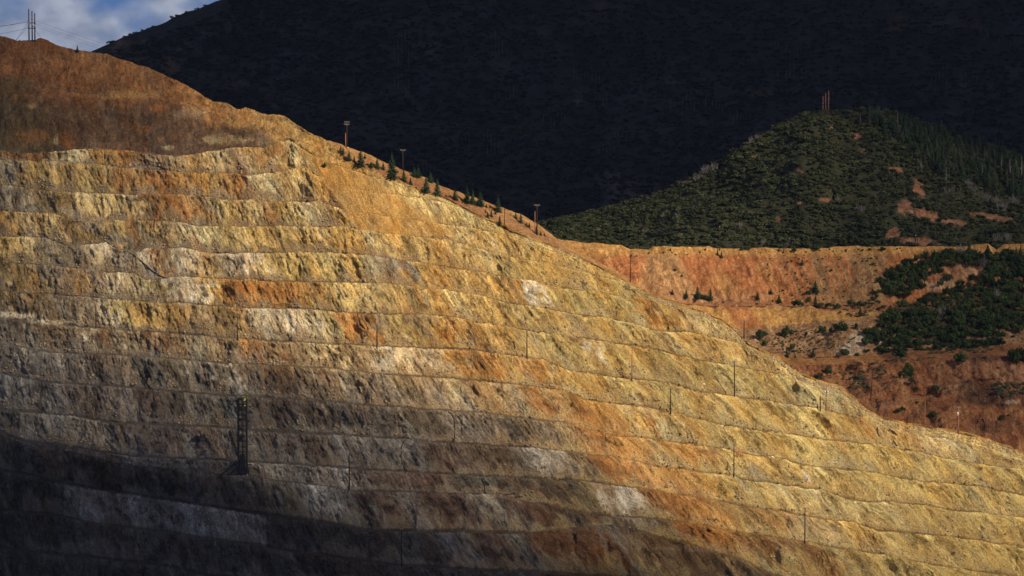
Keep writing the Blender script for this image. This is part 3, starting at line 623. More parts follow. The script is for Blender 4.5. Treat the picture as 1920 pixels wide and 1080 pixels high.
# ---- ridge with conifers behind the pit wall
def col_ridge(uu, yy, rt, P):
    Cc = np.zeros(uu.shape + (3,)) + np.array([.40, .22, .105])
    n = fbm(P[..., 0] / 9, P[..., 2] / 6, 301, 5, .65)
    Cc = Cc * (1 + .28 * n)[..., None]
    Cc = cmix(Cc, (.55, .35, .16), ss(.2, .9, -n) * .6)
    Cc = cmix(Cc, (.30, .135, .07), ss(640, 720, uu) * (1 - ss(850, 900, uu)) * .6)
    Cc = cmix(Cc, (.56, .33, .12), ss(0.2, 0.0, rt) * .6)
    return Cc, np.full(uu.shape, .4)
Ur = np.arange(560, 1180, 2.4)
RIDGE, *_ = sheet('ridge', Ur, [
    ([(560, 262), (620, 264), (640, 271), (655, 277), (690, 288), (712, 300), (730, 308), (760, 320), (800, 334), (830, 350), (860, 359), (880, 368), (905, 375), (930, 385), (950, 392), (980, 404), (1010, 420), (1030, 436), (1060, 458), (1180, 520)], 1500),
    ([(560, 350), (800, 430), (1000, 500), (1180, 600)], 1440),
    ([(560, 500), (1180, 720)], 1400)], M_SLOPE, col_ridge, amp=.8, freq=14, sub=[30, 12], seed=310, label='tan earth ridge behind the pit hillside', cat='ridge')

# ---- red dump slope and the terraces on the right
def col_red(uu, yy, rt, P):
    x, z = P[..., 0], P[..., 2]
    n = fbm(x / 16, z / 30, 321, 4, .6); nf = fbm(x / 5, z / 14, 325, 4, .65); nb = fbm(x / 11, z / 9, 327, 5, .65)
    red = np.array([.46, .190, .078]); orn = np.array([.50, .265, .105]); pal = np.array([.50, .33, .165]); och = np.array([.60, .35, .12])
    Cc = np.zeros(uu.shape + (3,)) + red
    Cc = cmix(Cc, orn, ss(-.1, .8, n))
    Cc = cmix(Cc, (.52, .30, .15), ss(.35, 1.0, nf) * .7)
    Cc = cmix(Cc, (.35, .12, .055), ss(.4, 1.0, -nf) * .5)
    # stony olive section, gullies of it between red fins
    gul = ss(.05, .4, noise((uu - .35 * (yy - 465)) / 9.0, yy / 140.0, 330) + (uu - 1500) / 130.0)
    g2 = gul * ss(1425, 1450, uu - .3 * (yy - 465)) * (1 - ss(1650, 1672, uu - 0.1 * (yy - 465) + 8 * nf))
    Cc = cmix(Cc, (.36, .22, .11), g2 * .9)
    Cc = cmix(Cc, (.46, .32, .17), g2 * ss(.2, .9, nb) * .7)
    Cc = cmix(Cc, pal * .95, ss(1200, 1225, uu + .2 * (yy - 480)) * (1 - ss(1262, 1280, uu - .55 * (yy - 480))) * .65)
    Cc = cmix(Cc, och * .9, (1 - ss(472, 484, yy + 4 * nf)) * .85)
    Cc = cmix(Cc, (.42, .23, .12), ss(540, 562, yy + 5 * nf) * (rt < 1.6) * (uu < 1450) * .8)
    # flat terrace and ochre face
    m = (rt >= 1) & (rt < 2); Cc = np.where(m[..., None], cmix(Cc, (.46, .215, .10), .8 + 0 * n), Cc)
    m = (rt >= 2) & (rt < 3); oc = cmix(np.zeros_like(Cc) + och, (.44, .19, .065), ss(.1, .9, nb) * .8); oc = cmix(oc, (.72, .46, .17), ss(.3, .9, noise(uu / 60, yy / 7, 333)) * .6)
    oc = cmix(oc, (.42, .17, .07), (1 - ss(1400, 1412, uu - .9 * (yy - 580))) * ss(1350, 1365, uu - .9 * (yy - 580)) * .8)
    Cc = np.where(m[..., None], oc, Cc)
    # stony slope below
    m = (rt >= 3) & (rt < 4); stn = cmix(np.zeros_like(Cc) + np.array([.40, .24, .13]), (.58, .42, .27), ss(.1, .8, nf) * .8); stn = cmix(stn, (.26, .13, .075), ss(.2, .9, -nb) * .6)
    stn = cmix(stn, (.62, .56, .46), ss(1575, 1600, uu + .9 * (yy - 640)) * (1 - ss(1612, 1640, uu + .9 * (yy - 640))) * .7 * ss(610, 630, yy))
    Cc = np.where(m[..., None], stn, Cc)
    m = (rt >= 4) & (rt < 5); Cc = np.where(m[..., None], cmix(np.zeros_like(Cc) + np.array([.47, .235, .085]), (.30, .13, .06), ss(1600, 1700, uu) * .7 + .25 * nb), Cc)
    m = (rt >= 5)
    lo = cmix(np.zeros_like(Cc) + np.array([.30, .125, .06]), (.36, .185, .085), ss(-.1, .6, nb + .5 * nf) * .9)
    lo = cmix(lo, (.52, .36, .23), ss(.5, 1.1, nb + .6 * nf) * .7 * ss(1700, 1750, uu))
    lo = cmix(lo, (.12, .065, .045), ss(.15, .8, -nb + .3 * noise(uu / 70, yy / 16, 340)) * .75)
    Cc = np.where(m[..., None], lo, Cc)
    def bl(u, y, ru, ry, c, s_, lean=0.0):
        nonlocal Cc
        q = (uu - u - lean * (yy - y)) / ru; v = (yy - y) / ry
        Cc = cmix(Cc, c, ss(0, .4, 1 - np.sqrt(q * q + v * v) + .5 * nb * .5 + .3 * nf) * s_)
    bl(1830, 690, 110, 24, (.38, .20, .11), .75); bl(1900, 700, 50, 22, (.46, .27, .17), .6); bl(1700, 712, 30, 9, (.42, .23, .12), .7)
    bl(1790, 728, 60, 12, (.40, .24, .14), .6); bl(1860, 746, 60, 20, (.075, .042, .032), .8); bl(1830, 725, 40, 16, (.08, .045, .035), .7)
    bl(1850, 672, 60, 7, (.10, .055, .04), .7, 2); bl(1680, 665, 26, 9, (.11, .055, .035), .7); bl(1900, 754, 24, 4, (.62, .50, .40), .8)
    bl(1760, 785, 90, 18, (.33, .16, .075), .7); bl(1650, 760, 45, 9, (.40, .22, .13), .7); bl(1610, 735, 60, 10, (.20, .10, .06), .6); bl(1860, 800, 60, 14, (.22, .11, .06), .7)
    bl(1730, 772, 14, 22, (.16, .08, .05), .6, -.8); bl(1790, 515, 55, 26, (.42, .22, .12), .9); bl(1760, 535, 40, 12, (.58, .42, .27), .7); bl(1820, 510, 22, 8, (.56, .40, .26), .6)
    gm = np.zeros(uu.shape)
    for (gu, gy, ga, gb) in ((1760, 605, 140, 50), (1860, 570, 110, 50), (1690, 525, 50, 34), (1790, 478, 80, 14), (1900, 500, 60, 40)):
        gm = np.maximum(gm, 1 - np.sqrt(((uu - gu) / ga) ** 2 + ((yy - gy) / gb) ** 2))
    hole = np.maximum(0, 1 - np.sqrt(((uu - 1790) / 60) ** 2 + ((yy - 518) / 26) ** 2))
    Cc = cmix(Cc, (.045, .042, .024), ss(.05, .5, gm + .3 * nf) * (1 - ss(.1, .3, hole)) * .86)
    Cc = cmix(Cc, (.13, .065, .04), ss(.35, .9, -fbm(P[..., 0] / 6.0 + .06 * P[..., 2], P[..., 2] / 22.0, 348, 4, .6)) * .6 * (rt >= 5))
    Cc = cmix(Cc, (.50, .33, .20), ss(.45, 1.0, fbm(P[..., 0] / 5.0, P[..., 2] / 5.0, 352, 4, .65)) * .55 * (rt >= 5))
    rill = fbm((uu - .45 * (yy - 465)) / 5.5, yy / 90.0, 344, 3, .6)
    Cc = Cc * (1 + .34 * rill * (rt < 1))[..., None]
    Cc = cmix(Cc, (.60, .36, .19), ss(.5, 1.0, rill) * .45 * (rt < 1))
    Cc = Cc * (1 + .30 * nf)[..., None]
    return Cc, np.where(rt >= 3, .8, .45)
Ud = np.arange(900, 2240, 2.1)
RED, Pred, ured, yred, rtred = sheet('slope', Ud, [
    ([(900, 430), (960, 433), (1040, 447), (1100, 455), (1130, 457), (1165, 460), (1180, 467), (1215, 467), (1225, 462), (1330, 463), (1345, 466), (1400, 466), (1425, 464), (1520, 467), (1570, 462), (1700, 462), (1800, 463), (1830, 459), (1852, 457), (1868, 468), (1882, 458), (1920, 457), (2240, 450)], 1900),
    ([(900, 520), (1200, 550), (1285, 568), (1400, 569), (1500, 571), (1580, 574), (1650, 569), (1750, 560), (2240, 540)], 1857),
    ([(900, 530), (1285, 577), (1400, 576), (1500, 578), (1600, 588), (1650, 588), (1700, 577), (2240, 560)], 1824),
    ([(900, 560), (1351, 611), (1400, 617), (1450, 616), (1500, 609), (1560, 603), (1620, 596), (1700, 586), (2240, 566)], 1808),
    ([(900, 620), (1480, 671), (1600, 668), (1700, 663), (1800, 656), (1920, 645), (2240, 630)], 1765),
    ([(900, 640), (1480, 690), (1560, 683), (1650, 682), (1750, 675), (1920, 668), (2240, 655)], 1708),
    ([(900, 650), (1560, 700), (1640, 694), (1700, 700), (1780, 690), (1850, 684), (1920, 690), (2240, 690)], 1700),
    ([(900, 660), (1560, 716), (1640, 712), (1700, 716), (1800, 712), (1920, 718), (2240, 716)], 1688),
    ([(900, 670), (1560, 724), (1640, 722), (1700, 724), (1800, 722), (1920, 727), (2240, 724)], 1666),
    ([(900, 700), (1600, 745), (1700, 743), (1800, 740), (1920, 737), (2240, 730)], 1655),
    ([(900, 720), (1640, 768), (1720, 763), (1780, 764), (1840, 768), (1920, 779), (2240, 790)], 1632),
    ([(900, 780), (1640, 801), (1780, 812), (1920, 831), (2240, 850)], 1612),
    ([(900, 900), (2240, 940)], 1560),
    ([(900, 1000), (2240, 1060)], 1500)],
    M_SLOPE, col_red, amp=2.4, freq=15, sub=[56, 6, 18, 30, 10, 10, 14, 8, 16, 12, 24, 20, 4], seed=320, label='red orange slope above ochre terraces', ribs=.8, cat='slope', boost=lambda r: np.where(r > 5, 1.7, np.where(r < 1, 1.25, .8)))

# ---- the green hill
BARE = [(1722, 356, 13, 20, .9), (1698, 386, 20, 15, -.5), (1735, 402, 34, 11, .9), (1785, 416, 34, 6, .5), (1868, 408, 38, 6, .4), (1674, 440, 18, 13, -.9), (1722, 453, 45, 8, .1), (1830, 402, 18, 4, 0),
        (1605, 255, 12, 5, 0), (1618, 283, 10, 4, 0), (1287, 343, 20, 5, -.5), (1548, 374, 18, 4, 0), (1272, 440, 10, 5, -.6), (1505, 322, 10, 4, 0), (1500, 378, 14, 4, 0), (1460, 412, 12, 5, 0), (1560, 240, 8, 4, 0), (1330, 378, 8, 3, 0), (1680, 318, 14, 6, .3), (1412, 295, 8, 4, -.6)]
def bare_mask(uu, yy):
    g = np.zeros(uu.shape) - .45
    for (u, y, ru, ry, sl) in BARE:
        v = (yy - y - sl * 0.3 * (uu - u)) / ry; x = (uu - u) / ru
        g = np.maximum(g, 1 - np.sqrt(x * x + v * v))
    return ss(.05, .3, g + .55 * fbm(uu / 9.0, yy / 6.0, 350, 3, .7))
def col_hill(uu, yy, rt, P):
    n = fbm(P[..., 0] / 14, P[..., 2] / 9, 341, 5, .65)
    Cc = np.zeros(uu.shape + (3,)) + np.array([.036, .040, .022])
    Cc = cmix(Cc, (.16, .10, .06), ss(.6, 1.2, n) * .6)
    b = bare_mask(uu, yy)
    Cc = Cc * (1 - b[..., None]) + (np.array([.27, .14, .085]) * (1 + .35 * n)[..., None]) * b[..., None]
    Cc = cmix(Cc, (.24, .18, .15), b * ss(.1, .8, n) * ss(425, 440, yy) * .9)
    return Cc, b
Uh = np.arange(900, 2300, 3.0)
HSKY = [(900, 440), (1000, 424), (1040, 416), (1100, 402), (1150, 388), (1200, 371), (1250, 355), (1300, 330), (1340, 308), (1380, 280), (1430, 251), (1480, 226), (1500, 216), (1550, 211), (1600, 208), (1640, 207), (1700, 217), (1750, 234), (1800, 252), (1850, 270), (1920, 294), (2300, 345)]
HILL, Phill, uhill, yhill, rthill = sheet('hill', Uh, [
    (HSKY, lambda u: np.interp(u, [900, 1500, 1700, 2300], [2080, 2150, 2170, 2260])),
    ([(900, 455), (1040, 440), (1200, 425), (1500, 340), (1700, 345), (1920, 385), (2300, 400)], lambda u: np.interp(u, [900, 1500, 2300], [2020, 2060, 2090])),
    ([(900, 500), (2300, 480)], 1950)], M_HILL, col_hill, amp=6.0, freq=60, sub=[50, 50], seed=345, back=((40, -14), (160, -110)), label='rounded green hill behind the red slope', cat='hill')

# ---- the dark mountain
def col_mt(uu, yy, rt, P):
    n = fbm(P[..., 0] / 60, P[..., 2] / 40, 361, 5, .6)
    Cc = np.zeros(uu.shape + (3,)) + np.array([.021, .025, .032])  # blue tilt of the base puts some distance haze into the colour
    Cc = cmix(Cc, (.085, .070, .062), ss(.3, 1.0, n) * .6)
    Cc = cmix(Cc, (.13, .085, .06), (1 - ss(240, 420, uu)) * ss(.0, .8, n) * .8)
    return Cc, np.full(uu.shape, .3)
Um = np.arange(-500, 2500, 7.0)
MSKY = [(-500, 420), (60, 150), (120, 118), (170, 97), (200, 84), (240, 67), (300, 47), (330, 30), (400, 5), (420, -3), (600, -70), (900, -190), (1300, -270), (1900, -330), (2500, -380)]
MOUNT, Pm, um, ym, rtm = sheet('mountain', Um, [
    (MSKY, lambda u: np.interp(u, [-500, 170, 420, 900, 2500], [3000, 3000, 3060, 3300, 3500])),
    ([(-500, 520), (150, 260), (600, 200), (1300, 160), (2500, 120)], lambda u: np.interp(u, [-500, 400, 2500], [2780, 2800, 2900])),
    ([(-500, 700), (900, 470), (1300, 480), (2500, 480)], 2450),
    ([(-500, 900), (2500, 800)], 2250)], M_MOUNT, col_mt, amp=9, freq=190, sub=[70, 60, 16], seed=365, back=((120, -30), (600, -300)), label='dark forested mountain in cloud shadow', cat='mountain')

# ---- flat ground far below, out to the horizon
n = 24; g = np.linspace(-1, 1, n); gx, gy = np.meshgrid(g * np.abs(g) * 7000, 3000 + g * np.abs(g) * 7000)
gz = np.full_like(gx, -320.0) + 6 * noise(gx / 900, gy / 900, 380)
GR = mesh_obj('ground', np.stack([gx, gy, gz], -1), grid_faces(n, n), M_MOUNT, cols={'tone': np.concatenate([np.zeros((n, n, 3)) + np.array([.10, .075, .055]), np.ones((n, n, 1)) * .3], -1)})
tag(GR, 'broad ground far below the pit hillside', 'ground', kind='structure')

# ---------------------------------------------------------------- air
hz_m = bpy.data.materials.new('thin air haze'); hz_m.use_nodes = True
hn = hz_m.node_tree; hn.nodes.clear(); ho = hn.nodes.new('ShaderNodeOutputMaterial'); hp = hn.nodes.new('ShaderNodeVolumePrincipled')
hp.inputs['Color'].default_value = (.40, .55, 1.0, 1); hp.inputs['Density'].default_value = 0.8e-5; hn.links.new(hp.outputs[0], ho.inputs['Volume'])
hv = [(x_, y_, z_) for x_ in (-7100, 7100) for y_ in (-4100, 10100) for z_ in (-340 - 250, 430)]
hz = mesh_obj('haze', hv, [(0, 1, 3, 2), (4, 6, 7, 5), (0, 4, 5, 1), (2, 3, 7, 6), (0, 2, 6, 4), (1, 5, 7, 3)], hz_m, None, False)
tag(hz, 'thin blue air haze over the whole pit', 'haze', kind='stuff')

# ---------------------------------------------------------------- added cloud sheets (outside the frame, shaped to throw the wanted shadows)
def cloud_mat():
    m = bpy.data.materials.new('cloud vapour'); m.use_nodes = True
    n = m.node_tree; n.nodes.clear()
    out = n.nodes.new('ShaderNodeOutputMaterial'); d = n.nodes.new('ShaderNodeBsdfDiffuse'); t = n.nodes.new('ShaderNodeBsdfTransparent')
    mx = n.nodes.new('ShaderNodeMixShader'); at = n.nodes.new('ShaderNodeAttribute'); at.attribute_name = 'shade_mask'
    d.inputs['Color'].default_value = (.8, .8, .82, 1)
    n.links.new(at.outputs['Color'], mx.inputs[0]); n.links.new(t.outputs[0], mx.inputs[1]); n.links.new(d.outputs[0], mx.inputs[2])
    n.links.new(mx.outputs[0], out.inputs[0])
    return m
M_CLOUD = cloud_mat()
def cloud(name, Pg, shade, dist, thick, label, seed):
    """Pg: points on the ground that the cloud shades, shade 0..1: how much sun it keeps off them"""
    zc = float(np.mean(Pg[..., 2])) + SUN[2] * dist
    k = (zc - Pg[..., 2]) / SUN[2]
    B = Pg + k[..., None] * SUN
    a = 1 - np.sqrt(np.clip(1 - shade, 0, 1))
    body = np.sqrt(np.clip(shade, 0, 1))
    lump = fbm(B[..., 0] / 260, B[..., 1] / 260, seed, 4)
    topz = B[..., 2] + body * thick * (0.6 + 0.5 * np.abs(lump)) + 0.3
    bot = B[..., 2] - body * thick * 0.12 * (1 + lump)
    nr, nc = shade.shape
    V = np.concatenate([np.stack([B[..., 0], B[..., 1], topz], -1).reshape(-1, 3), np.stack([B[..., 0], B[..., 1], bot], -1).reshape(-1, 3)])
    f = grid_faces(nr, nc)
    idx = np.arange(nr * nc).reshape(nr, nc)
    loop = np.concatenate([idx[0, :-1], idx[:-1, -1], idx[-1, :0:-1], idx[:0:-1, 0]])
    nx = np.roll(loop, -1)
    side = np.stack([loop, nx, nx + nr * nc, loop + nr * nc], -1)
    F_ = np.concatenate([f, f[:, ::-1] + nr * nc, side])
    o = mesh_obj(name, V, F_, M_CLOUD, cols={'shade_mask': np.repeat(np.concatenate([a.ravel(), a.ravel()])[:, None], 3, 1)})
    tag(o, label, 'cloud', kind='stuff')
cu, cyy = np.meshgrid(np.linspace(-700, 2300, 110), np.linspace(40, 1500, 90))
cP = unproj(cu, cyy, wallD(cu, cyy))
Mcrest = np.interp(cu, U, yl[names.index('M')])
diag = cyy - np.interp(cu, [-700, 0, 500, 800, 1000, 1250, 1450, 1700, 2300], [600, 625, 690, 750, 800, 930, 1050, 1180, 1400])
sh = 0.60 * ss(-30, 80, diag) + 0.22 * ss(60, 330, diag) * (1 - ss(900, 1300, cu))  # shade wanted across the view, corner vignette included, sets the cloud's density
sh = np.maximum(sh, 0.30 * (1 - ss(0, 620, cu)) * (cyy < 2000))
low = ss(-8, 6, cyy - np.interp(cu, [-700, 0, 450, 560, 700, 900, 1300, 2300], [800, 828, 906, 968, 1016, 1052, 1120, 1300]))
sh = np.maximum(sh, 0.985 * low)
sh = np.maximum(sh, 0.45 * ss(900, 1300, cyy - 0.0 * cu))
sh = np.maximum(sh, 0.38 * (1 - ss(250, 460, cu)) * (1 - ss(255, 330, cyy)))
sh = np.maximum(sh, 0.62 * (1 - ss(-40, 120, cu)) * (1 - ss(560, 700, cyy)))
edge = np.minimum(ss(-700, -400, cu), 1 - ss(2000, 2250, cu)) * (1 - ss(1400, 1490, cyy)) * ss(40, 60, cyy)
cloud('cloud', cP, sh * edge, 1000, 30, 'thin ragged cloud drifting over the lower left of the pit hillside', 401)
mxx, myy = np.meshgrid(np.linspace(-3200, 3600, 120), np.linspace(1500, 6000, 110))
mz = np.interp(myy, [1500, 2000, 2500, 3200, 6000], [-150, -90, -100, 180, 300])
ms = 0.985 * ss(2180, 2330, myy + 60 * noise(mxx / 260, 0.3, 405) + 0.10 * mxx + 20)  # wanted shade on mountain, hill and terraces sets this cloud's density
rsh = ss(150, 330, mxx + 0.15 * (myy - 1700)) * ss(1500, 1570, myy)
ms = np.maximum(ms, 0.62 * rsh)
ms = np.maximum(ms, 0.38 * ss(1930, 2030, myy) * ss(-500, -100, mxx))
medge = ss(-3200, -2700, mxx) * (1 - ss(3000, 3600, mxx)) * (1 - ss(5400, 6000, myy))
cloud('cloud', np.stack([mxx, myy, mz], -1), ms * medge, 3300, 60, 'broad thick cloud bank standing over the mountain', 411)

# ---------------------------------------------------------------- small builders
class MB:
    def __init__(s): s.V = []; s.Fc = []; s.n = 0
    def add(s, V, Fc):
        s.V.append(np.asarray(V, float)); s.Fc += [tuple(int(i) + s.n for i in f) for f in Fc]; s.n += len(V)
    def tube(s, pts, r, sides=6, cap=True):
        pts = np.asarray(pts, float); r = np.broadcast_to(np.asarray(r, float), (len(pts),))
        d = np.gradient(pts, axis=0); d /= np.linalg.norm(d, axis=1, keepdims=True) + 1e-12
        up = np.array([0, 0, 1.0]) if abs(d[0, 2]) < 0.8 else np.array([0, 1.0, 0])
        V = []
        for p, t, rr in zip(pts, d, r):
            a = np.cross(up, t); a /= np.linalg.norm(a) + 1e-12; b = np.cross(t, a)
            for k in range(sides):
                g = 2 * math.pi * k / sides; V.append(p + rr * (a * math.cos(g) + b * math.sin(g)))
        Fc = []
        for i in range(len(pts) - 1):
            for k in range(sides):
                k2 = (k + 1) % sides; Fc.append((i * sides + k, i * sides + k2, (i + 1) * sides + k2, (i + 1) * sides + k))
        if cap:
            Fc.append(tuple(range(sides))[::-1]); Fc.append(tuple((len(pts) - 1) * sides + k for k in range(sides)))
        s.add(V, Fc)
    def bar(s, a, b, r, sides=4): s.tube([a, b], r, sides)
    def box(s, c, h):
        c = np.array(c, float); h = np.array(h, float)
        V = [c + h * np.array([i, j, k]) for i in (-1, 1) for j in (-1, 1) for k in (-1, 1)]
        s.add(V, [(0, 1, 3, 2), (4, 6, 7, 5), (0, 4, 5, 1), (2, 3, 7, 6), (0, 2, 6, 4), (1, 5, 7, 3)])
    def build(s, name, mat, parent=None, smooth=False):
        return mesh_obj(name, np.concatenate(s.V), s.Fc, mat, parent, smooth)

def empty(name, loc, label, cat, group=None, rz=0.0, s=1.0):
    o = bpy.data.objects.new(name, None); COL.objects.link(o)
    o.location = loc; o.rotation_euler = (0, 0, rz); o.scale = (s, s, s); o.empty_display_size = 0.5
    return tag(o, label, cat, group)
def copy_tree(o, loc, label, group=None, rz=0.0, s=(1, 1, 1)):
    r = o.copy(); COL.objects.link(r); r.location = loc; r.rotation_euler = (0, 0, rz); r.scale = s
    r['label'] = label
    if group: r['group'] = group
    for ch in list(o.children):
        c = ch.copy(); COL.objects.link(c); c.parent = r
    return r

bpy.context.view_layer.update()
DEPS = bpy.context.evaluated_depsgraph_get()
def hit(u, y, objs=(WALL, RED, RIDGE, HILL)):
    d = Vector(unproj(u, y, 1.0)).normalized(); best = None; bo = None
    for o in objs:
        ok, p, nrm, _ = o.ray_cast(Vector((0, 0, 0)), d)
        if ok and (best is None or p.length < best.length): best = p.copy(); bo = o
    return best
def px(p): return p.y / F       # metres per photo pixel at p

# ---------------------------------------------------------------- power poles
def pole(u, y, top, label, arms=((0.3, 2.5),), cans=(), light=False, brace=None, r=0.25, lean=0.0, group='wooden power poles', extra=None):
    p = next((q for q in (hit(u, y + k) for k in range(0, 14)) if q is not None), None)
    if p is None: raise RuntimeError('no ground under ' + label)
    h = (y - top) * px(p)
    t = empty('power_pole', p, label, 'power pole', group)
    wood = M_WOODL if light else M_WOOD
    m = MB(); m.tube([(0, 0, -1.2), (lean * .4, 0, h * .4), (lean, 0, h)], [r * 1.15, r, r * .75], 8); m.build('shaft', wood, t, True)
    for dz, w in arms:
        m = MB(); m.box((lean, -.22, h - dz), (w / 2, .09, .11)); a = m.build('crossarm', M_ARM, t)
        for k in (-1, -.45, .45, 1):
            m = MB(); m.tube([(lean + k * w * .46, -.22, h - dz + .11), (lean + k * w * .46, -.22, h - dz + .38)], [.07, .10], 6); m.build('insulator', M_CER, a)
        m = MB()
        for sg in (-1, 1): m.bar((lean + sg * w * .3, -.22, h - dz - .08), (lean, -.22, h - dz - .85), .035)
        m.build('arm_brace', M_ARM, t)
    for (dx, dz, s) in cans:
        m = MB(); m.tube([(dx, -.45, h - dz - s), (dx, -.45, h - dz + s), (dx, -.45, h - dz + s + .12)], [.33, .33, .12], 10); m.build('transformer', M_GREY, t, True)
    if brace:
        dx, dz = brace
        m = MB(); m.bar((0, -.1, h - dz), (dx * px(p), -.3, -.8), .12, 6); m.build('brace', wood, t)
    if extra:
        for (dx, dz, w, hh, mat) in extra:
            m = MB(); m.box((dx, -.35, h - dz), (w, .2, hh)); m.build('switch_box', mat, t)
    t['h'] = h
    return t
PL = {}
for key, a in dict(
 a=dict(u=180, y=615, top=569, label='bare pole with a leaning prop at the left end of the pit benches', arms=(), brace=(10, 3.6)),
 b=dict(u=445, y=638, top=586, label='thin dark pole on the bench above the drill mast', arms=((.4, 1.2),)),
 c=dict(u=707, y=654, top=606, label='dark pole at the edge of the pale cream rock face', arms=((.4, 1.0),)),
 d=dict(u=988, y=672, top=618, label='dark pole on the bench below the small white rock patch', arms=((.4, 1.2),)),
 e=dict(u=1185, y=713, top=650, label='tall reddish pole with one crossarm in the middle of the gold benches', arms=((.3, 2.2),), light=True),
 f=dict(u=1377, y=743, top=676, label='tall pole with two crossarms close under the skyline of the gold benches', arms=((.4, 2.6), (1.9, 2.6))),
 g=dict(u=1257, y=776, top=727, label='shorter pole with a crossarm and a low switch box', arms=((.3, 2.4),), extra=((0, 9.3, .7, .2, M_STEEL),)),
 h=dict(u=1376, y=894, top=831, label='pole with a crossarm and a switch box at two thirds of its height', arms=((.3, 2.4),), extra=((-.35, 9.3, .4, .25, M_STEEL),)),
 i=dict(u=1509, y=1019, top=950, label='tall dark pole with upper and lower crossarms at the lower right', arms=((.3, 2.4), (9.5, 1.8))),
 j=dict(u=655, y=917, top=848, label='dark pole with two crossarms right of the drill mast', arms=((.3, 3.0), (9.6, 2.4))),
 k=dict(u=753, y=1063, top=988, label='dark pole in the deepest shade at the bottom of the picture', arms=((.5, 1.4),)),
 l=dict(u=1549, y=770, top=720, label='pole carrying two pale transformer cans', arms=((.7, 2.6),), cans=((-.62, 3.4, .5), (.62, 3.4, .5)), light=True, extra=((.1, 7.2, .3, .2, M_ARM),)),
 m=dict(u=1538, y=771, top=743, label='short thick post left of the pole with transformer cans', arms=(), r=.26),
 n=dict(u=1182, y=529, top=475, label='dark pole with a crossarm standing before the red slope', arms=((.3, 2.8),)),
 o=dict(u=1395, y=635, top=600, label='pole with a crossarm beside the ochre terrace', arms=((.3, 2.8),)),
 p=dict(u=1632, y=751, top=684, label='tall dark pole with a crossarm among the sage shrubs', arms=((.3, 3.0),), lean=1.5),
 q=dict(u=1734, y=801, top=750, label='thin pale pole on the brown slope at the right', arms=(), light=True, r=.15),
 r=dict(u=1797, y=811, top=762, label='pole with one pale transformer can at the right', arms=((.3, 1.8),), cans=((-.5, 3.3, .75),), light=True),
 s=dict(u=650.5, y=277, top=226, label='ridge pole with two crossarms, highest on the pit ridge', arms=((.8, 2.8), (2.0, 2.8))),
 t=dict(u=648, y=276, top=249, label='short pale stub pole beside the ridge pole with two crossarms', arms=(), light=True, r=.22),
 u=dict(u=755.5, y=318, top=279, label='ridge pole with one pale crossarm behind the tallest ridge conifer', arms=((.4, 2.9),)),
 v=dict(u=946, y=427, top=390, label='thin pole low on the conifer ridge', arms=(), r=.16),
 w=dict(u=1007, y=441, top=383, label='ridge pole with a crossarm at the low end of the conifer ridge', arms=((.4, 3.0),)),
 x=dict(u=1003, y=438, top=396, label='short pole beside the lowest ridge pole', arms=(), light=True, r=.2),
 y=dict(u=1121, y=454, top=429, label='small pole with a crossarm at the left foot of the green hill', arms=((.6, 3.0),)),
 z=dict(u=1349, y=470, top=424, label='slender pole against the middle of the green hill', arms=((.3, .8),)),
 A=dict(u=1527, y=464, top=422, label='slender dark pole at the hill foot above the stony red slope', arms=(), r=.17),
 B=dict(u=1720, y=462, top=418, label='dark pole at the foot of the bare earth gash', arms=(), r=.2),
 C=dict(u=1716.5, y=462, top=441, label='short dark post with a pale cap at the foot of the earth gash', arms=(), r=.35, extra=((0, .1, .45, .35, M_CER),)),
 D=dict(u=1914, y=461, top=418, label='slender pole at the far right edge below the conifers', arms=(), r=.17),
 E=dict(u=493.5, y=903, top=877, label='short rusty pole with a crossarm right of the drill mast foot', arms=((.5, 2.8),), light=True),
 G=dict(u=1701, y=793, top=777, label='short dark post on the brown slope', arms=(), r=.2)).items():
    PL[key] = pole(**a)

def three_pole(u, y, tops, dxs, label, light):
    p = next(q for q in [hit(u, y + k, (WALL, HILL)) for k in range(0, 20)] + [Vector(unproj(u, y, 1430))] if q is not None)
    s = px(p)
    t = empty('pylon', p, label, 'pylon')
    H = []
    for dx, tp in zip(dxs, tops):
        h = (y - tp) * s; H.append(h)
        m = MB(); m.tube([(dx * s, 0, -2.5), (dx * s, 0, h)], [.36, .24], 8); m.build('shaft', M_WOODL if light else M_WOOD, t, True)
        m = MB(); m.tube([(dx * s, -.4, h * .55 - .3), (dx * s, -.4, h * .55 + .5)], [.28, .28], 8); m.build('insulator', M_CER, t, True)
    m = MB()
    for zf in (.42, .60):
        m = MB(); m.box((sum(dxs) / 3 * s, -.35, H[1] * zf), ((max(dxs) - min(dxs)) * s * .5 + .6, .16, .16)); m.build('crossarm', M_WOOD, t)
    for sg, dz in ((-1, .62), (-1, .5), (1, .62)):
        m = MB(); m.bar((dxs[0] * s, 0, H[0] * dz), (dxs[0] * s + sg * H[0] * .5, 1.0, -1.5), .06, 4); m.build('guy_wire', M_WIRE, t)
    return p, s
T1, s1 = three_pole(60, 77, (17, 21, 25), (-5.5, .5, 5.5), 'three tall dark poles standing on the hilltop against the sky', False)
T2, s2 = three_pole(1548, 210, (179, 174, 169), (-5, 0, 5.5), 'three pale brown poles on the green hill summit', True)

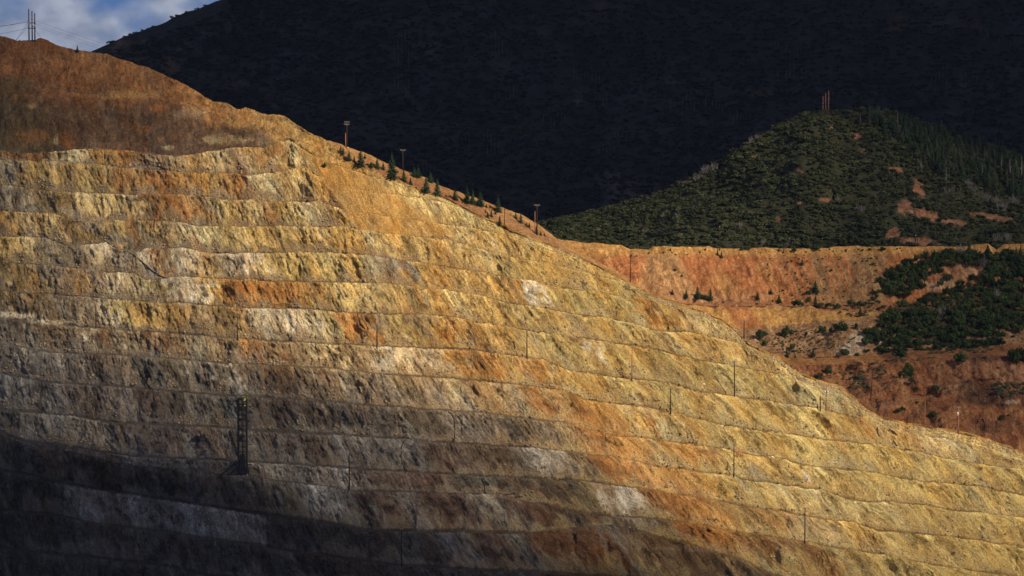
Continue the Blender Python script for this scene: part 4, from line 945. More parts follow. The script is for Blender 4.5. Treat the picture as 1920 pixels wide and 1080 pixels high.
def wire(a, b, sag, label, r=.035, group='power lines'):
    a = np.array(a, float); b = np.array(b, float); tt = np.linspace(0, 1, 40)[:, None]
    p = a + (b - a) * tt; p[:, 2] -= (4 * sag * tt * (1 - tt))[:, 0]
    m = MB(); m.tube(p, r, 4); o = m.build('power_line', M_WIRE)
    return tag(o, label, 'power line', group)
T1v = np.array(T1); T2v = np.array(T2)
for i, (dx, hz, sg) in enumerate(((-1.4, 9.5, 39), (0, 10.6, 38.3), (1.4, 7.4, 40))):
    wire(T1v + [dx, -.4, hz], T2v + [dx * 1.4, -.4, hz * 1.15], sg, 'long sagging conductor between hilltop poles and green summit, %s of three' % ('middle', 'upper', 'lower')[i], .035)
    wire(T2v + [dx * 1.4, -.4, hz * 1.15], unproj(2150, 192 + 9 * i, 2300), 5, 'conductor running right from the green hill summit, %s of three' % ('upper', 'middle', 'lower')[i], .035)
    wire(T1v + [dx, -.4, hz], unproj(-160, 25 + 14 * i, 1330), 4, 'conductor leaving the hilltop poles to the left, %s of three' % ('upper', 'middle', 'lower')[i], .06)
def ptop(k, dz=.3, dx=0): 
    o = PL[k]; return np.array(o.location) + [dx, -.2, o['h'] - dz]
wire(ptop('s', .8, 1), ptop('u', .2, 1), 1.5, 'wire between the two highest poles on the conifer ridge, right side')
wire(ptop('s', 2.0, -1), ptop('u', .2, -1), 1.5, 'wire between the two highest poles on the conifer ridge, left side')
wire(ptop('u', .2, 1), ptop('w', .2, 1), 3.5, 'wire down the conifer ridge to its lowest pole, right side')
wire(ptop('u', .2, -1), ptop('w', .2, -1), 3.5, 'wire down the conifer ridge to its lowest pole, left side')
wire(ptop('w', .2), ptop('y', .4), 3, 'wire from the lowest ridge pole to the small pole at the hill foot')
wire(ptop('s', .8, -1), unproj(430, 232, 1560), 3, 'wire leaving the highest ridge pole towards the left')
for k in PL:
    if PL[k] is not None and 'h' in PL[k]: del PL[k]['h']

# ---------------------------------------------------------------- drill mast
p = hit(456, 886, (WALL,)); s = px(p)
p = p + Vector((0, -2, -2.0))
t = empty('drill_mast', p, 'black lattice drill mast with a yellow lamp housing on top', 'drill rig')
Hm = (892 - 748) * s + 1.2; w = 8.0 * s; dp = 1.7
m = MB()
for sx in (-1, 1):
    for sy in (-1, 1): m.bar((sx * w, sy * dp, 0), (sx * w, sy * dp, Hm), .23)
lv = 15
for i in range(lv + 1):
    z = Hm * i / lv
    for sy in (-1, 1): m.bar((-w, sy * dp, z), (w, sy * dp, z), .14)
    for sx in (-1, 1): m.bar((sx * w, -dp, z), (sx * w, dp, z), .085)
    if i < lv:
        z2 = Hm * (i + 1) / lv
        for sy in (-1, 1): m.bar((w * .1, sy * dp, z2 if i % 2 else z), (w, sy * dp, z if i % 2 else z2), .12)
        for sx in (-1, 1): m.bar((sx * w, -dp, z if i % 2 else z2), (sx * w, dp, z2 if i % 2 else z), .07)
m.build('mast_frame', M_STEEL, t)
m = MB(); m.tube([(-w * .05, 0, 0), (-w * .05, 0, Hm)], .22, 8); m.tube([(w * .25, .4, 0), (w * .25, .4, Hm * .97)], .14, 8); m.build('drill_pipe', M_STEEL, t, True)
m = MB()
for k in range(60): m.bar((-w * .85, -dp - .1, Hm * k / 60), (-w * .5, -dp - .1, Hm * k / 60), .05)
for xx in (-w * .85, -w * .5): m.bar((xx, -dp - .1, 0), (xx, -dp - .1, Hm), .07)
m.build('ladder', M_STEEL, t)
m = MB()
for (a, z0, hh) in ((-.45, .88, .9), (-.4, .74, .5), (-.4, .62, .4), (-.35, .5, .6)): m.box((w * a, 0, Hm * z0), (w * .35, dp * .7, hh))
m.build('pulley_block', M_STEEL, t)
m = MB(); m.box((-w * .1, 0, Hm + .25), (w * 1.0, dp * 1.05, .28)); m.build('crown_block', M_STEEL, t)
m = MB(); m.box((w * .72, -dp - .25, Hm + .1), (.42, .25, .42)); m.build('lamp_housing', M_YEL, t)
m = MB(); m.box((w * .72, -dp - .1, Hm * .925), (.28, .14, .22)); m.build('work_lamp', M_YEL, t)
m = MB(); m.box((-w * .15, 0, Hm * .13), (w * .72, dp * .9, Hm * .10)); m.box((-w * .1, 0, Hm * .26), (w * .55, dp * .8, Hm * .04)); m.box((w * .35, 0, Hm * .05), (w * .6, dp, Hm * .05)); m.build('engine_house', M_STEEL, t)
for (ux, uy, tx, ty) in ((413, 889, 446, 858), (427, 889, 447, 869)):
    q = hit(ux, uy, (WALL,))
    a = np.array([(ux - 456) * s, -1, q.z - p.z - .8]); b = np.array([(tx - 456) * s, -dp, (892 - ty) * s])
    m = MB(); m.bar(a, b, .3, 6); m.build('brace', M_STEEL, t)
for zz in (828, 866):
    m = MB(); m.bar((w, 0, (892 - zz) * s), (w + 9 * s, -.4, (892 - zz) * s), .12); m.box((w + 8 * s, -.4, (892 - zz) * s), (.4, .15, .14)); m.build('side_arm', M_STEEL, t)
m = MB(); m.box((w + 2.5 * s, -1, (892 - 885) * s + .6), (1.9 * s, .8, 1.5)); cb = m.build('control_cab', M_STEEL, t)
m = MB(); m.box((w + 1.7 * s, -1.85, 1.6), (.3, .05, .35)); m.build('side_panel', M_CER, cb)

# ---------------------------------------------------------------- hoses, pipes, planks
def strip(name, pts, r, label, cat, mat=M_HOSE, objs=(WALL,), group=None, lift=.25, n=5):
    P_ = []
    pts = np.array(pts, float); tt = np.linspace(0, len(pts) - 1, (len(pts) - 1) * n + 1)
    for u_, y_ in zip(np.interp(tt, range(len(pts)), pts[:, 0]), np.interp(tt, range(len(pts)), pts[:, 1])):
        q = hit(u_, y_, objs)
        if q is not None: P_.append(np.array(q) * (1 - lift / q.length))
    P_ = np.array(P_); S = P_.copy()
    for _ in range(2): S[1:-1] = (S[:-2] + S[1:-1] * 2 + S[2:]) / 4
    m = MB(); m.tube(S, r, 6); return tag(m.build(name, mat, None, True), label, cat, group)
G_ = 'black hoses hanging over the pit benches'
strip('hose', [(231, 472), (243, 473), (262, 487), (285, 508), (300, 517), (312, 522)], .26, 'thick black hose lying down the grey scree at the upper left', 'hose', group=G_)
strip('hose', [(243, 664), (254, 680), (265, 702), (276, 720), (286, 731)], .2, 'black hose slanting down the grey face above the drill mast', 'hose', group=G_)
strip('hose', [(836, 770), (847, 775), (852, 788), (853, 812), (851, 830)], .17, 'curved black hose down the pinkish face, right of the C-shaped one', 'hose', group=G_)
strip('hose', [(759, 825), (753, 836), (752, 862), (757, 878), (766, 886)], .17, 'C-shaped black hose below the middle benches', 'hose', group=G_)
strip('hose', [(902, 896), (908, 908), (910, 926)], .17, 'short black hose on the low bench right of the C-shaped one', 'hose', group=G_)
strip('hose', [(431, 808), (436, 822), (443, 843), (447, 856)], .42, 'thick dark hose lying just left of the drill mast', 'hose', group=G_)  # dark tube following the streak beside the mast
strip('hose', [(1646, 801), (1645, 809), (1649, 819)], .2, 'short black hose on the olive benches at the right', 'hose', group=G_)
strip('hose', [(1843, 785), (1848, 797), (1846, 810)], .22, 'curved black hose on the brown slope far right', 'hose', objs=(RED,), group=G_)
strip('log', [(1667, 804), (1683, 815)], .2, 'longer dark log on the olive bench', 'log', M_WOOD)
strip('log', [(1675, 827), (1682, 836)], .3, 'shorter dark log below the longer one', 'log', M_WOOD)
strip('plank', [(944, 928), (965, 925)], .15, 'upper thin plank on the low bench edge', 'plank', M_WOOD)
strip('plank', [(966, 932), (980, 931)], .18, 'lower thin plank on the low bench edge', 'plank', M_WOOD)
for i, (a, b) in enumerate((((1288, 571), (1312, 572)), ((1313, 573), (1344, 575)), ((1371, 574), (1400, 575)), ((1402, 575), (1422, 575.5)), ((1426, 575.5), (1436, 575.5)))):
    strip('pipe', [a, b], .24, 'length of dark pipe under the red slope, number %s from the left' % ('one', 'two', 'three', 'four', 'five')[i], 'pipe', objs=(RED,), group='pipes laid along the red terrace')
strip('pipe', [(1492, 672), (1540, 670), (1600, 667), (1655, 663)], .2, 'long dark pipe along the foot of the stony slope', 'pipe', objs=(RED,))
strip('pipe', [(1440, 576), (1475, 576.5), (1508, 576)], .13, 'thin pale pipe along the red terrace edge', 'pipe', M_STONE, objs=(RED,))

# ---------------------------------------------------------------- plants
def conifer_mesh(seed, full=1.0, layers=17):
    r = np.random.RandomState(seed); V = []; Fc = []
    for i in range(layers):
        f = i / (layers - 1); z = .06 + .90 * f
        R = (.24 * full) * (1 - f) ** .8 + .015
        nb = int(11 - 5 * f)
        a0 = r.rand() * 6.28
        for k in range(nb):
            a = a0 + 6.283 * k / nb + r.uniform(-.3, .3); rr = R * r.uniform(.62, 1.15); zz = z + r.uniform(-.02, .02)
            d = np.array([math.cos(a), math.sin(a), 0]); e = np.array([-d[1], d[0], 0])
            for q in range(3):
                f0 = q / 3; f1 = (q + 1.25) / 3; wq = rr * .34 * (1 - f0 * .6)
                b0 = len(V)
                V += [list(d * rr * f0 + [0, 0, zz - .10 * f0 * rr / .24 * .5]), list(d * rr * f1 * .9 + e * wq + [0, 0, zz - .06 * f1 + r.uniform(-.01, .02)]),
                      list(d * rr * f1 + [0, 0, zz - .07 * f1 - .01]), list(d * rr * f1 * .9 - e * wq + [0, 0, zz - .06 * f1 + r.uniform(-.02, .01)])]
                Fc.append((b0, b0 + 1, b0 + 2, b0 + 3))
    b0 = len(V); V += [[0, 0, 1.02], [.018, 0, .9], [-.01, .015, .9], [-.01, -.015, .9]]; Fc += [(b0, b0 + 1, b0 + 2), (b0, b0 + 2, b0 + 3), (b0, b0 + 3, b0 + 1)]
    return np.array(V), Fc
def bush_mesh(seed, nleaf=260, flat=.8, leaf=.13, nlobe=9, spread=.42):
    """unit bush: width about 1, height about flat; leaf clumps on the surface of several lobes"""
    r = np.random.RandomState(seed); V = []; Fc = []
    lobes = []
    for i in range(nlobe):
        a = r.rand() * 6.283; q = spread * math.sqrt(r.rand()); lobes.append((math.cos(a) * q, math.sin(a) * q, flat * r.uniform(.28, .62) * (1 - .5 * q), r.uniform(.13, .26)))
    for i in range(nleaf):
        c = lobes[r.randint(nlobe)]; d = r.normal(size=3); d /= np.linalg.norm(d)
        if d[2] < -.35: d[2] *= -1
        p = np.array(c[:3]) + d * c[3] * r.uniform(.75, 1.12)
        p[2] = max(p[2], .02)
        t1 = np.cross(d, r.normal(size=3)); t1 /= np.linalg.norm(t1); t2 = np.cross(d, t1); L_ = leaf * r.uniform(.5, 1.0)
        b0 = len(V); tl = d * L_ * .35
        V += [p - t1 * L_ * .5, p + t2 * L_ * .45 + tl, p + t1 * L_ * .55, p - t2 * L_ * .4 - tl]
        Fc.append((b0, b0 + 1, b0 + 2, b0 + 3))
    for c in lobes:      # inner twig mass
        b0 = len(V); R = c[3] * .8
        V += [[c[0] + R, c[1], c[2]], [c[0], c[1] + R, c[2]], [c[0] - R, c[1], c[2]], [c[0], c[1] - R, c[2]], [c[0], c[1], c[2] + R], [c[0], c[1], max(0, c[2] - R)]]
        for x_, y_ in ((0, 1), (1, 2), (2, 3), (3, 0)): Fc += [(b0 + x_, b0 + y_, b0 + 4), (b0 + y_, b0 + x_, b0 + 5)]
    return np.array(V, float), Fc
def bare_mesh(seed, tall=False):
    r = np.random.RandomState(seed); m = MB()
    if tall:
        m.tube([(0, 0, 0), (.01, 0, .5), (.0, .01, 1)], [.022, .016, .006], 5)
        for i in range(9):
            z = r.uniform(.35, .92); a = r.rand() * 6.283; l = .16 * (1.1 - z)
            m.tube([(0, 0, z), (math.cos(a) * l, math.sin(a) * l, z + l * .7)], [.008, .003], 4)
    else:
        for i in range(26):
            a = r.rand() * 6.283; q = r.uniform(.05, .62); h = r.uniform(.35, .95) * (1 - .5 * q)
            e = np.array([math.cos(a) * q, math.sin(a) * q, h])
            m.tube([(e[0] * .55 + r.uniform(-.1, .1), e[1] * .55, 0), e * [.8, .8, .5], e], [.014, .009, .003], 4)
            for k in range(3):
                f = r.uniform(.4, .9); b = r.rand() * 6.28; m.tube([e * f, e * f + np.array([math.cos(b) * .12, math.sin(b) * .12, .16])], [.010, .003], 4)
    return np.concatenate(m.V), m.Fc
def hidden_mesh(name, V, Fc, mat):
    o = mesh_obj(name, V, Fc, mat, None, False, link=False); me = o.data; bpy.data.objects.remove(o); return me
CONM = [hidden_mesh('crown', *conifer_mesh(i, f), M_CON) for i, f in ((1, 1.0), (2, 1.15), (3, .85), (4, 1.3))]
CONP = [hidden_mesh('crown', *conifer_mesh(i, f, 20), M_CONL) for i, f in ((11, .8), (12, 1.0), (13, .9))]
mt_ = MB(); mt_.tube([(0, 0, -.06), (0, 0, .9)], [.022, .005], 6); TRM = hidden_mesh('trunk', np.concatenate(mt_.V), mt_.Fc, M_BARK)
BUSHV = [bush_mesh(i, 420, .8, .11) for i in range(20, 26)]
BUSH = [hidden_mesh('bush', *v, M_OAK) for v in BUSHV]
SAGEM = [hidden_mesh('sage', *bush_mesh(i, 200, .55, .12, 7, .36), M_SAGE) for i in range(30, 34)]
BARET = [hidden_mesh('bare_tree', *bare_mesh(i, True), M_BARE) for i in (40, 41, 42)]
BAREB = [hidden_mesh('bare_bush', *bare_mesh(i), M_BARE) for i in (44, 45, 46)]

def add(name, me, p, s, label, cat, group=None):
    o = bpy.data.objects.new(name, me); COL.objects.link(o); o.location = p; o.scale = s; o.rotation_euler = (0, 0, random.uniform(0, 6.28))
    return tag(o, label, cat, group)
def conifer(u, y, h, label, group, objs, crowns=CONM, wide=1.0):
    p = hit(u, y, objs)
    if p is None: return
    hh = h * px(p) * 1.08
    t = empty('conifer', p - Vector((0, 0, .1)), label, 'conifer', group, random.uniform(0, 6.28))
    t.scale = (hh * wide, hh * wide, hh)
    for nm, me in (('crown', random.choice(crowns)), ('trunk', TRM)):
        c = bpy.data.objects.new(nm, me); COL.objects.link(c); c.parent = t
    return t
def bush(u, y, w, h, label, group, objs, meshes=BUSH, name='shrub', cat='shrub'):
    p = hit(u, y, objs)
    if p is None: return
    s = px(p)
    return add(name, random.choice(meshes), p - Vector((0, 0, .15)), (w * s * .92, w * s * .92, h * s * 1.5), label, cat, group)

RANK = ['first', 'second', 'third', 'fourth', 'fifth', 'sixth', 'seventh', 'eighth', 'ninth', 'tenth', 'eleventh', 'twelfth', 'thirteenth', 'fourteenth', 'fifteenth', 'sixteenth', 'seventeenth', 'eighteenth', 'nineteenth', 'twentieth']
def rank(i, n):
    return (RANK[i] + ' from the left') if i < n - i else (RANK[n - 1 - i] + ' from the right')
def sized(v, lo, hi, words=('small', 'middling', 'tall')): return words[0] if v < lo else (words[1] if v < hi else words[2])

rz = [(283, 375, 42), (300, 392, 48), (340, 432, 66), (375, 446, 46), (418, 470, 104), (447, 421, 36), (530, 490, 72), (570, 496, 52), (628, 560, 182), (710, 578, 84), (755, 600, 52), (780, 545, 68),
      (805, 546, 76), (860, 645, 98), (890, 582, 70), (935, 670, 112), (995, 680, 26), (1055, 700, 76), (1062, 640, 68), (1102, 640, 34), (1135, 720, 122), (1150, 668, 70), (1175, 730, 96), (1225, 740, 102), (1287, 717, 92),
      (1267, 752, 30), (1290, 756, 22), (1263, 787, 27), (1276, 825, 50), (1300, 815, 50), (1328, 797, 28), (1345, 780, 110), (1357, 870, 62), (1465, 826, 42), (1500, 856, 66), (1540, 882, 36), (1556, 886, 36), (1604, 930, 56), (1634, 940, 30), (1660, 946, 24)]
rz.sort(key=lambda a: a[0])
OB = (RIDGE, WALL)
for cls in ('small', 'middling', 'tall'):
    sub_ = [a for a in rz if sized(a[2], 45, 85) == cls]
    for i, (X_, Y_, h_) in enumerate(sub_):
        conifer(560 + X_ / 3.6, 180 + Y_ / 3.6, h_ / 3.6, '%s dark conifer on the tan ridge, %s of the %s ones there' % (cls, rank(i, len(sub_)), cls), 'conifers along the tan ridge', OB, wide=1.15)
for (X_, Y_, w_, h_, l_) in ((500, 492, 50, 50, 'round dark bush among the upper ridge conifers'), (660, 528, 40, 40, 'dark bush right of the tallest ridge conifer'), (462, 468, 26, 18, 'small bush right of the second ridge pole shadow'),
                         (170, 486, 34, 46, 'lone dark bush on the gold scree slope of the pit'), (1015, 682, 28, 10, 'low bush in the middle of the tan ridge')):
    bush(560 + X_ / 3.6, 180 + Y_ / 3.6, w_ / 3.6, h_ / 3.6, l_, None, OB)
for i, (X_, Y_) in enumerate(((1230, 812), (1430, 805), (1450, 812), (1395, 770), (1530, 868))):
    bush(560 + X_ / 3.6, 180 + Y_ / 3.6, 3.2, 2.8, 'tiny bush dotting the low end of the tan ridge', 'tiny bushes on the low end of the tan ridge', OB)

rc = [(460, 108, 24), (697, 105, 20), (780, 140, 42), (807, 156, 48), (1197, 112, 30), (1228, 123, 26), (1355, 205, 46), (1122, 208, 26), (473, 404, 40), (567, 431, 58), (645, 428, 76), (732, 446, 82), (1053, 440, 56),
      (1143, 400, 40), (1198, 458, 56), (1287, 415, 20), (1445, 393, 86), (1240, 222, 14), (1308, 265, 20), (538, 283, 22), (1155, 456, 22), (1750, 552, 62), (1250, 832, 56), (1430, 828, 64), (1307, 836, 30), (1445, 490, 78)]
rc.sort(key=lambda a: a[0])
RO = (RED,)
for cls in ('small', 'middling', 'tall'):
    sub_ = [a for a in rc if sized(a[2], 35, 60) == cls]
    for i, (X_, Y_, h_) in enumerate(sub_):
        conifer(1130 + X_ / 3.623, 440 + Y_ / 3.623, h_ / 3.623, '%s dark conifer on the red slope, %s of the %s ones' % (cls, rank(i, len(sub_)), cls), 'conifers on the red slope', RO, wide=1.2)
conifer(1130 + 445 / 3.623, 440 + 642 / 3.623, 9, 'tiny dark conifer alone on the orange patch of the gold benches', None, (WALL,))
RB = [(1450, 112, 62, 48), (995, 100, 36, 28), (950, 106, 44, 18), (1300, 112, 40, 24), (1815, 110, 28, 24), (1905, 112, 42, 36), (490, 246, 22, 20), (660, 440, 80, 48), (695, 446, 70, 44), (1045, 476, 28, 16), (1400, 404, 46, 32),
      (1310, 490, 76, 54), (1345, 490, 50, 36), (1400, 465, 46, 46), (1480, 498, 60, 44), (1535, 500, 60, 44), (1592, 504, 70, 46), (1690, 490, 62, 56), (1745, 490, 66, 50), (1790, 486, 56, 40), (1840, 402, 52, 30), (1085, 712, 100, 74),
      (1105, 752, 44, 40), (1265, 697, 100, 92), (1495, 663, 68, 52), (1550, 667, 34, 34), (1615, 658, 108, 76), (1290, 782, 50, 52), (1645, 816, 72, 46), (1380, 690, 24, 40), (1720, 642, 30, 48), (1553, 248, 28, 20), (1720, 196, 22, 18),
      (1820, 166, 24, 18), (1840, 204, 34, 16), (1852, 248, 26, 14), (1533, 942, 58, 58), (1187, 472, 22, 12), (1118, 476, 16, 10)]
RB.sort()
for cls in ('small', 'middling', 'broad'):
    sub_ = [a for a in RB if sized(a[2], 40, 60, ('small', 'middling', 'broad')) == cls]
    for i, (X_, Y_, w_, h_) in enumerate(sub_):
        bush(1130 + X_ / 3.623, 440 + Y_ / 3.623, w_ / 3.623, h_ / 3.623, '%s dark bush on the red slope, %s of the %s ones' % (cls, rank(i, len(sub_)), cls), 'dark bushes on the red and ochre terraces', RO)
LB = [(235, 322, 78, 72, 'spiky dark bush at the edge of the orange flat, left one of two'), (322, 277, 62, 76, 'upright dark bush at the edge of the orange flat, right one of two'), (1390, 192, 118, 122, 'big round tree below the dark grove'),
      (960, 300, 130, 150, 'big dark tree above the bare pinkish bank'), (920, 300, 80, 70, 'dark bush leaning on the left side of the big dark tree'), (1005, 342, 72, 52, 'bush under the right side of the big dark tree'), (1195, 416, 80, 72, 'lone round dark bush in the middle of the brown terraces'),
      (895, 578, 70, 36, 'low spreading bush above the brown bank, left half'), (928, 566, 50, 44, 'low spreading bush above the brown bank, right half'), (1175, 621, 70, 60, 'round dark bush beside the pole with a transformer'), (1735, 651, 58, 60, 'round dark bush on the far right bank'),
      (1800, 609, 32, 18, 'tiny low bush right of the far right bank bush'), (455, 114, 78, 52, 'broad bush at the left corner under the dark grove'), (785, 102, 84, 62, 'bush at the grove foot, left of the widest one'), (895, 140, 134, 92, 'widest bush at the foot of the dark grove'),
      (655, 386, 24, 20, 'tiny bush left of the tall leaning pole'), (1840, 170, 150, 130, 'large dark tree at the right edge below the grove, left half'), (1910, 190, 120, 160, 'large dark tree at the right edge below the grove, right half'), (1705, 232, 30, 36, 'small bright green bush on the pinkish bank'), (1045, 512, 36, 28, 'small bush above the brown bank in the middle')]
for (X_, Y_, w_, h_, l_) in LB:
    bush(1480 + X_ / 4.364, 640 + Y_ / 4.364, w_ / 4.364, h_ / 4.364, l_, None, RO)
for i, (u_, y_, w_) in enumerate(((1778, 528, 22), (1801, 536, 17), (1825, 526, 19), (1727, 542, 20), (1762, 537, 18))):
    bush(u_, y_, w_, w_ * .8, 'dark bush on the bare patch inside the grove, %s' % rank(i, 5), 'bushes on the bare patch in the grove', RO)
# the dark grove: single trees
def inpoly(x, y, pl):
    c = False; n_ = len(pl); j = n_ - 1
    for i in range(n_):
        if ((pl[i][1] > y) != (pl[j][1] > y)) and (x < (pl[j][0] - pl[i][0]) * (y - pl[i][1]) / (pl[j][1] - pl[i][1]) + pl[i][0]): c = not c
        j = i
    return c
def scatter(pl, dist, maxn, seed):
    r = random.Random(seed); xs_ = [a[0] for a in pl]; ys_ = [a[1] for a in pl]; out = []
    for _ in range(maxn * 40):
        x = r.uniform(min(xs_), max(xs_)); y = r.uniform(min(ys_), max(ys_))
        if inpoly(x, y, pl) and all(abs(x - a) > dist or abs(y - b) > dist * .62 for a, b in out): out.append((x, y))
        if len(out) >= maxn: break
    return out
GL = [(1612, 656), (1628, 622), (1668, 592), (1709, 568), (1769, 553), (1841, 530), (1990, 498), (1990, 612), (1889, 626), (1865, 650), (1793, 656), (1745, 654), (1650, 658)]
GU = [(1650, 558), (1650, 520), (1704, 497), (1745, 479), (1841, 478), (1990, 492), (1990, 512), (1845, 530), (1842, 500), (1775, 503), (1745, 526), (1700, 560)]
for k, (x, y) in enumerate(scatter(GL, 9.8, 245, 5)):
    bush(x, y, random.choice((14, 20, 24, 30)) * random.uniform(.85, 1.1), random.uniform(11, 24), 'dark leafy oak crowded in the large lower grove at the right', 'oaks of the large lower grove', RO, name='oak', cat='oak')
for k, (x, y) in enumerate(scatter(GU, 10, 90, 6)):
    bush(x, y, random.choice((13, 18, 22, 28)) * random.uniform(.85, 1.1), random.uniform(11, 24), 'dark leafy oak crowded in the upper grove on the red slope', 'oaks of the upper grove', RO, name='oak', cat='oak')
for i, (u_, y_, h_, w_) in enumerate(((1817, 482, 30, 1.2), (1852, 486, 28, 1.6), (1913, 500, 36, 1.5), (1752, 492, 24, 1.3), (1905, 486, 22, 1.2))):
    conifer(u_, y_, h_, 'dark conifer standing out of the upper grove top, %s' % ('second tallest pointed one', 'broad one in the middle', 'tallest one at the right edge', 'leftmost one', 'slim one at the right')[i], 'conifers in the upper grove', RO, wide=w_)
for i, (u_, y_) in enumerate(((1870, 566), (1762, 600), (1768, 595), (1845, 505), (1800, 480))):
    bush(u_, y_, 20, 22, 'grey leafless bush among the dark grove', 'grey leafless bushes in the grove', RO, BAREB, 'bare_bush')
for (pl, n_) in (([(1600, 668), (1640, 640), (1650, 640), (1640, 668)], 5), ([(1640, 664), (1900, 632), (1900, 648), (1660, 672)], 26), ([(1632, 560), (1650, 540), (1660, 580), (1640, 600)], 8)):
    for (x, y) in scatter(pl, 7, n_, 88):
        bush(x, y, random.uniform(7, 15), random.uniform(6, 11), 'small dark bush straggling out from the edge of the lower grove', 'bushes straggling round the lower grove', RO)
# sage
r = random.Random(9); ns = 0
for (pl, n_, wmin, wmax, where) in (
    ([(1588, 728), (1600, 705), (1628, 705), (1628, 728)], 22, 5, 9, 'left of the tall leaning pole'),
    ([(1636, 712), (1640, 692), (1662, 683), (1660, 712)], 14, 5, 9, 'right of the tall leaning pole'),
    ([(1612, 702), (1615, 694), (1632, 694), (1632, 702)], 8, 4, 7, 'above the tall leaning pole foot'),
    ([(1565, 712), (1565, 698), (1600, 690), (1600, 712)], 8, 5, 9, 'beside the spiky dark bushes'),
    ([(1585, 688), (1585, 682), (1680, 674), (1760, 668), (1760, 674)], 20, 4, 8, 'along the orange flat'),
    ([(1640, 735), (1640, 722), (1745, 722), (1790, 728), (1790, 742)], 26, 3, 6, 'over the brown terraces'),
    ([(1848, 735), (1855, 721), (1925, 722), (1925, 738), (1880, 748)], 34, 6, 12, 'in the broad patch at the far right'),
    ([(1570, 590), (1580, 580), (1620, 572), (1660, 574), (1640, 592), (1600, 600)], 24, 4, 8, 'between the ochre terrace and the grove'),
    ([(1410, 645), (1420, 628), (1600, 608), (1625, 615), (1590, 655), (1480, 665)], 120, 2.5, 6, 'on the stony slope'),
    ([(1700, 665), (1720, 655), (1840, 650), (1870, 655), (1870, 662)], 30, 5, 9, 'along the grove foot')):
    for (x, y) in scatter(pl, 3.0, n_, ns + 50):
        w_ = r.uniform(wmin, wmax) * 1.45
        bush(x, y, w_, w_ * .6, 'low grey green sage bush ' + where, 'sage bushes ' + where, RO, SAGEM, 'sage_bush'); ns += 1
# tiny dark plants on the stony part of the red slope
for (pl, n_, where) in (([(1440, 555), (1430, 480), (1500, 470), (1645, 468), (1650, 500), (1640, 560), (1500, 565)], 85, 'on the stony red slope'),
                        ([(1430, 660), (1420, 630), (1560, 612), (1600, 625), (1560, 660)], 60, 'on the stony slope under the ochre terrace'),
                        ([(1180, 475), (1700, 465), (1700, 470), (1180, 482)], 26, 'along the crest of the red slope')):
    for (x, y) in scatter(pl, 4, n_, len(where)):
        w_ = r.uniform(2.4, 5.2)
        bush(x, y, w_, w_ * .8, 'tiny dark plant ' + where, 'tiny dark plants ' + where, RO)

# hill: uncountable shrub cover, then the conifers one can tell apart
def merged(name, protos, P_, S_, mat, label, cat):
    Vs, Fs, Ts = [], [], []; n0 = 0
    pv = [(np.array(v), np.array([tuple(f) if len(f) == 4 else tuple(f) + (f[2],) for f in fc if len(f) < 5])) for v, fc in protos]
    pv = [(v, f, v.shape[0]) for v, f in pv]
    for i in range(len(P_)):
        v, f, nv = pv[RNG.randint(len(pv))]; a = RNG.rand() * 6.283; c, s_ = math.cos(a), math.sin(a)
        x = v[:, 0] * c - v[:, 1] * s_; y = v[:, 0] * s_ + v[:, 1] * c
        Vs.append(np.stack([x * S_[i, 0], y * S_[i, 0], v[:, 2] * S_[i, 1]], -1) + P_[i]); Fs.append(f + n0); n0 += nv
        Ts.append(np.full(nv, RNG.rand()))
    V = np.concatenate(Vs); Fq = np.concatenate(Fs); T = np.concatenate(Ts)
    o = bpy.data.objects.new(name, bpy.data.meshes.new(name)); me = o.data
    tri = Fq[:, 2] == Fq[:, 3]; ln = np.where(tri, 3, 4)
    me.vertices.add(len(V)); me.vertices.foreach_set('co', V.astype(np.float32).ravel())
    loops = Fq.ravel()[~np.stack([tri * False, tri * False, tri * False, tri], -1).ravel()]
    me.loops.add(len(loops)); me.loops.foreach_set('vertex_index', loops.astype(np.int32))
    me.polygons.add(len(Fq)); me.polygons.foreach_set('loop_start', np.concatenate([[0], np.cumsum(ln)[:-1]]).astype(np.int32)); me.polygons.foreach_set('loop_total', ln.astype(np.int32))
    me.update(calc_edges=True)
    at = me.color_attributes.new('tint', 'FLOAT_COLOR', 'POINT'); cc = np.repeat(T[:, None], 4, 1).astype(np.float32); at.data.foreach_set('color', cc.ravel())
    me.materials.append(mat); COL.objects.link(o)
    return tag(o, label, cat, kind='stuff')
def pick(Pg, ug, yg, cond, n_, seed):
    idx = np.argwhere(cond); rr = np.random.RandomState(seed); k = rr.choice(len(idx), min(n_, len(idx)), replace=False); idx = idx[k]
    return Pg[idx[:, 0], idx[:, 1]], ug[idx[:, 0], idx[:, 1]], yg[idx[:, 0], idx[:, 1]]
cond = (bare_mask(uhill, yhill) < .35) & (uhill > 930) & (uhill < 2050) & (yhill < 490)
Pc, uc, yc = pick(Phill, uhill, yhill, cond, 7000, 1)
big = np.clip(2.6 + 1.6 * noise(Pc[:, 0] / 25, Pc[:, 1] / 25, 500) + RNG.rand(len(Pc)) * 2.2, 1.6, 7)
SHRUBP = [bush_mesh(60 + i, 64, .85, .24, 6, .34) for i in range(8)]
merged("shrub_cover", SHRUBP, Pc - [0, 0, .3], np.stack([big * 1.6, big * 1.0], -1), M_COVER, 'dense dark green shrubs covering the rounded hill', 'shrub cover')
Pc, uc, yc = pick(Phill, uhill, yhill, (uhill > 1120) & (uhill < 1900) & (yhill > 245) & (noise(uhill / 22, yhill / 9, 511) > .35), 420, 2)
merged('shrub_cover', [bush_mesh(70 + i, 36, .7, .22, 4, .3) for i in range(3)], Pc, np.stack([RNG.uniform(1.6, 3, len(Pc)), RNG.uniform(1.2, 2.4, len(Pc))], -1), M_SAGE, 'pale sage green scrub patches on the rounded hill', 'shrub cover')
HO = (HILL,)
